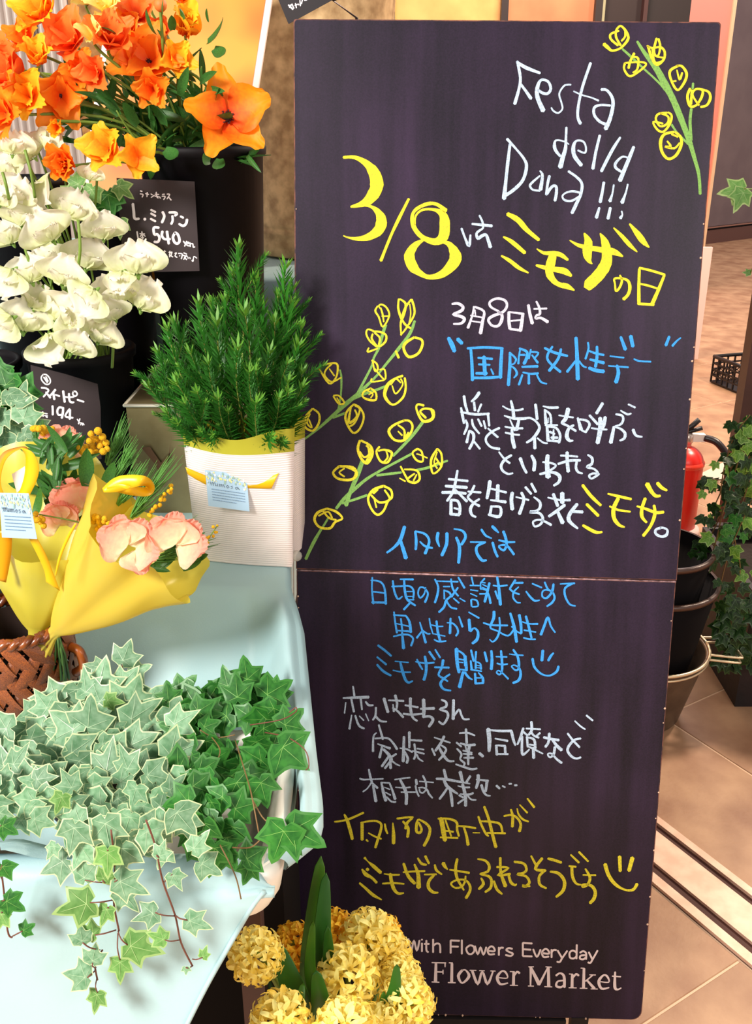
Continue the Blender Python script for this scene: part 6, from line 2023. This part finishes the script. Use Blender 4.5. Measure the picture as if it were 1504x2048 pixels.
# ribbon loop and tails of the left bouquet
YA=.955
ribbon(bA,at3([(18,1012),(2,975),(2,945),(14,915),(42,897),(62,905),(70,925)],YA-.004),at3([(2,1012),(-14,975),(-10,940),(6,905),(42,893),(56,898),(52,920)],YA+.014),mat('ribbon_orange',(250,176,16),.35,trans=.3))
ribbon(bA,at3([(42,895),(66,905),(78,935),(72,965),(52,1005),(44,1030)],YA-.008),at3([(46,900),(52,915),(50,945),(44,970),(30,1005),(18,1030)],YA-.004))
ribbon(bA,at3([(50,1062),(72,1105),(88,1140),(92,1164)],YA-.008),at3([(66,1062),(90,1105),(108,1150),(120,1182)],YA-.006))
ribbon(bA,at3([(-14,1062),(-12,1110),(-8,1160)],YA-.004),at3([(24,1062),(22,1110),(12,1165)],YA-.004),mat('ribbon_orange',(250,176,16),.35,trans=.3))
def pa(u,v,off): return P(u,v,YA-.014-off)
tag(bA,[(-2,986),(57,987),(74,1078),(4,1075)],pa)
m=MB(); q=at3([(24,948),(50,932),(54,968),(34,985)],YA+.01); m.add(q,[(0,1,2,3)]); o=part('white_card',m,mat('white_note',(246,244,232),.6),bA,False); s=o.modifiers.new('s','SOLIDIFY'); s.thickness=.0008
YB=.935
ribbon(bB,at3([(205,977),(225,958),(250,950),(290,952),(308,968,YB+.012),(307,985,YB+.016),(292,993,YB+.012),(262,990),(235,984),(212,981)],YB),at3([(208,985),(232,984),(256,978),(280,972),(290,971,YB+.02),(292,974,YB+.024),(288,975,YB+.02),(262,972),(240,968),(214,974)],YB-.004))
ribbon(bB,at3([(150,1046),(135,1070),(118,1110),(110,1148)],YB-.012),at3([(154,1048),(141,1072),(124,1110),(111,1155)],YB-.012))
# ---------------------------------------------------------------- yellow hyacinths in front of the board
M_hy=[petal_mat('hyacinth_yellow',(252,218,80),(255,248,160),trans=.3,rand=.05),petal_mat('hyacinth_gold',(240,168,24),(255,214,66),trans=.3,rand=.05)]
def floret(mt,seed):
    r=random.Random(seed); b=MB(); b.lathe([(.05,0),(.16,.12),(.15,.38),(.19,.5)],(0,0,0),7)
    for i in range(6):
        a=math.tau*i/6+r.uniform(-.12,.12); w=.135; D=Vector((math.cos(a),math.sin(a),0)); S=Vector((-math.sin(a),math.cos(a),0)); rows=[]
        ln=r.uniform(.9,1.1)
        for (rr,z,ww) in ((.13,.42,.7),(.34,.70,1.0),(.60*ln,.86,1.1),(.86*ln,.88,.95),(1.06*ln,.80,.35)):
            rows.append([D*rr-S*w*ww+Vector((0,0,z)),D*rr+Vector((0,0,z-.05)),D*rr+S*w*ww+Vector((0,0,z))])
        b.grid(rows)
    return b.mesh('floret',mt)
FLO=[[floret(M_hy[k],i) for i in range(3)] for k in (0,1)]
HP=Vector((-.030,.765,0)); HH=.44
hb=thing('hyacinth_pot','black pot of yellow hyacinths on the floor before the chalkboard','plant pot',HP)
m=MB(); m.lathe([(.001,0),(.062,0),(.065,.004),(.080,HH-.01),(.084,HH),(.079,HH),(.062,.01),(.001,.008)],HP,40); part('body',m,M_bk,hb)
m=MB(); m.lathe([(.001,HH-.03),(.077,HH-.03)],HP,30); part('soil',m,M_soil,hb)
M_strap=mat('strap_leaf',(92,140,30),.4,rgb2=(58,116,26),nscale=9,trans=.3,spec=.5); M_strap2=mat('strap_leaf_dark',(44,104,28),.4,trans=.2,spec=.5)
def leafstrip(t,pts,wpx,Yk,mt=None,label=None):
    """strap leaf through image points (u,v,Y) with width list in pixels"""
    C3=spline([P(*p) for p in pts],5); n=len(C3); L_=[];M_=[];R_=[]
    for i,c in enumerate(C3):
        s=i/(n-1); w=wpx*(math.sin(math.pi*(s*.80+.17))**.6 if s<.995 else .03)*.5*px(.75,.6)
        dd=(C3[min(i+1,n-1)]-C3[max(i-1,0)]).normalized(); side=dd.cross(V).normalized()
        L_.append(c-side*w+V*w*.35); M_.append(c-V*w*.25); R_.append(c+side*w+V*w*.35)
    m=MB(); m.grid([L_,M_,R_]); o=part('leaf',m,mt or M_strap,t,label=label); s=o.modifiers.new('s','SOLIDIFY'); s.thickness=.0012; return o
HY=[(512,1912,54,0,.715,-.25,.2,'palest yellow hyacinth at the left end of the pot'),
(590,1893,46,1,.79,-.1,.6,'deep golden hyacinth right behind the left broad leaf'),
(662,1868,48,1,.82,.05,.7,'golden hyacinth behind the tall upright leaf'),
(738,1880,60,0,.80,.05,.6,'pale hyacinth at top centre of the cluster before the chalkboard'),
(778,1912,46,0,.80,.3,.5,'yellow hyacinth touching the printed word With'),
(768,1868,34,1,.84,.2,.7,'small golden hyacinth peeping behind the top centre one'),
(695,1955,62,0,.735,.0,.5,'large pale hyacinth in the middle, below the top centre one'),
(800,1955,44,0,.76,.3,.4,'yellow hyacinth right of the small upright leaf'),
(812,2008,56,0,.72,.3,.3,'pale hyacinth at the lower right of the cluster'),
(562,2045,62,0,.67,-.2,.3,'pale hyacinth at the lower left cut by the bottom edge'),
(692,2062,66,0,.66,.0,.3,'pale hyacinth at bottom centre cut by the bottom edge'),
(762,2056,50,0,.69,.1,.4,'pale hyacinth cut by the bottom edge right of bottom centre')]
for (u,v,r_,k,Y,tx,up,lab) in HY:
    c=P(u,v,Y); R_=r_*.88*px(Y,c.z); ax=(V*.8+Vector((tx,0,up*.6))).normalized()
    b0=Vector((HP.x+(c.x-HP.x)*.35,HP.y+(c.y-HP.y)*.3,HH-.03)); t=thing('hyacinth',lab,'flower',b0,'yellow hyacinths in the black pot')
    ax=(ax*.6+(c-b0).normalized()*.5).normalized()
    tubes('stem',spline([b0,(b0+c)/2+Vector((0,0,.01)),c-ax*R_*.6,c+ax*R_*.7],5),.0032,M_stem,t,7)
    x=ax.orthogonal().normalized(); y=ax.cross(x); nf=34; fl=R_*.62
    for i in range(nf):
        s=(i+.5)/nf; h=1-1.75*s; a=i*2.39996; rr=math.sqrt(max(0,1-h*h)); dd=(x*math.cos(a)+y*math.sin(a))*rr+ax*h; dd=(dd+rv(.10)).normalized()
        o=link('floret',FLO[k][i%3],t,frame(c+dd*R_*.48+ax*h*R_*.22,dd,s=fl*U(.9,1.1),parent=t,roll=U(0,1)))
for tnm,pts,w,mt in [(0,[(632,2070,.74),(622,1960,.76),(628,1850,.78),(642,1712,.80)],46,M_strap),(0,[(640,2070,.73),(640,1960,.745),(645,1860,.76),(652,1745,.785)],40,M_strap2),
    (0,[(640,2050,.72),(630,1990,.725),(620,1930,.73),(626,1840,.74)],26,M_strap),(0,[(655,2050,.72),(668,2000,.73),(660,1950,.74),(655,1850,.75)],34,M_strap2),(0,[(612,2080,.70),(600,2010,.71),(578,1950,.72),(556,1888,.735)],50,M_strap2),
    (0,[(600,2090,.68),(592,2040,.685),(600,2000,.69),(606,1966,.70)],22,M_strap),(0,[(566,2040,.69),(575,2010,.69),(585,1995,.70)],16,M_strap),(0,[(775,2060,.70),(780,2010,.71),(790,1970,.715),(794,1928,.72)],26,M_strap2),
    (0,[(768,2050,.71),(765,2010,.71),(768,1982,.715)],14,M_strap),(0,[(560,2030,.77),(540,1990,.78),(530,1950,.79)],30,M_strap2),(0,[(742,1930,.86),(745,1880,.86),(745,1835,.865)],18,M_strap),(0,[(650,2090,.69),(648,2040,.695),(640,1990,.70),(632,1940,.705)],40,M_strap2),(0,[(720,1900,.85),(712,1870,.85),(700,1845,.86)],16,M_strap)]:
    leafstrip(hb,pts,w,.75,mt)
# ---------------------------------------------------------------- trailing ivy on the right
ir=thing('trailing_ivy','dark trailing ivy spilling from the round pot at the right edge','potted plant',Vector((1.19,2.20,.50)))
rr_=random.Random(31)
IH=ivymats('ivy_sunlit',(104,150,50),(70,120,34),(130,170,70),(160,196,110))  # sunlight on some leaves put into a lighter leaf colour
mh=[ivy_mesh('leaf',*IH,seed=i+60) for i in range(2)]
strandz=[[(1500,830),(1470,870),(1450,930),(1440,990)],[(1504,860),(1465,950),(1425,960),(1405,970)],[(1504,900),(1470,1000),(1465,1080),(1460,1130)],[(1490,880),(1450,1010),(1430,1090),(1425,1100)],[(1500,960),(1470,1060),(1480,1130),(1478,1160)],[(1504,900),(1455,1000),(1420,1075),(1400,1095)],[(1504,1000),(1460,1100),(1440,1170),(1420,1215)],[(1504,850),(1480,900),(1430,1010),(1425,1020)]]
for si,st in enumerate(strandz):
    Y=2.02+.02*(si%3); pts=spline([P(u,v,Y) for u,v in st],8); b=MB(); b.tube(pts,.0016,5); part('vine',b,M_vine,ir)
    for i in range(2,len(pts),2):
        c=pts[i]+Vector((U(-.03,.03),U(-.03,.01),U(-.02,.02))); ms_=md if rr_.random()<.72 else (mh if rr_.random()<.6 else mg); ivy_leaf(ir,ms_,c,U(16,25)*px(2.05,.6),tip2d(U(100,260)),V+rv(.8))
for k in range(48):
    u=U(1472,1524);v=U(850,1060); c=P(u,v,2.08+U(-.04,.04)); ivy_leaf(ir,md if k%5 else mh,c,U(20,30)*px(2.05,.6),tip2d(U(60,300)),V+rv(.8))
for (u,v,s,a) in [(1478,878,24,60),(1492,890,24,120),(1480,905,20,200),(1495,870,20,20),(1425,962,20,190),(1470,1095,22,160),(1432,925,16,200),(1408,985,16,220),(1398,1235,20,170),(1405,1210,16,100)]:
    c=P(u,v,1.98); ivy_leaf(ir,mh,c,s*px(2.0,.6),tip2d(a),V+rv(.3))
for k in range(60):          # dark foliage standing in the planter
    u=U(1445,1515);v=U(1210,1420); 
# planter foliage: low dark leaves over the rim
pf=thing('planter_ivy','dark ivy growing over the rim of the black square planter','potted plant',Vector((1.15,2.1,.30)))
for k in range(60):
    u=U(1440,1515);v=U(1195,1330); c=P(u,v,2.03-U(0,.02)); c.z=min(c.z,.42); ivy_leaf(pf,md,c,U(20,30)*px(2.0,.3),tip2d(U(90,270)),V+rv(.6))
b=MB(); b.tube(spline([Vector((1.15,2.1,.30)),P(1490,1210,2.05),P(1460,1260,2.02)],4),.0015,5); part('vine',b,M_vine,pf)
hv=thing('hanging_vine','light green ivy sprig entering at the upper right before the grey wall','foliage',P(1512,380,1.9))
ivy_leaf(hv,ml,P(1487,378,1.9),46*px(1.9,1.3),tip2d(-100),V,None); ivy_leaf(hv,ml,P(1488,382,1.895),40*px(1.9,1.3),tip2d(205),V,None)
tubes('vine',spline([P(1540,372,1.9),P(1505,378,1.9),P(1486,376,1.9)],4),.0012,M_stem,hv,5)
ivy_leaf(hv,ml,P(1500,545,1.9),14*px(1.9,1.2),tip2d(-90),V); tubes('vine',spline([P(1540,372,1.9),P(1530,470,1.9),P(1500,548,1.9)],4),.0010,M_stem,hv,5)
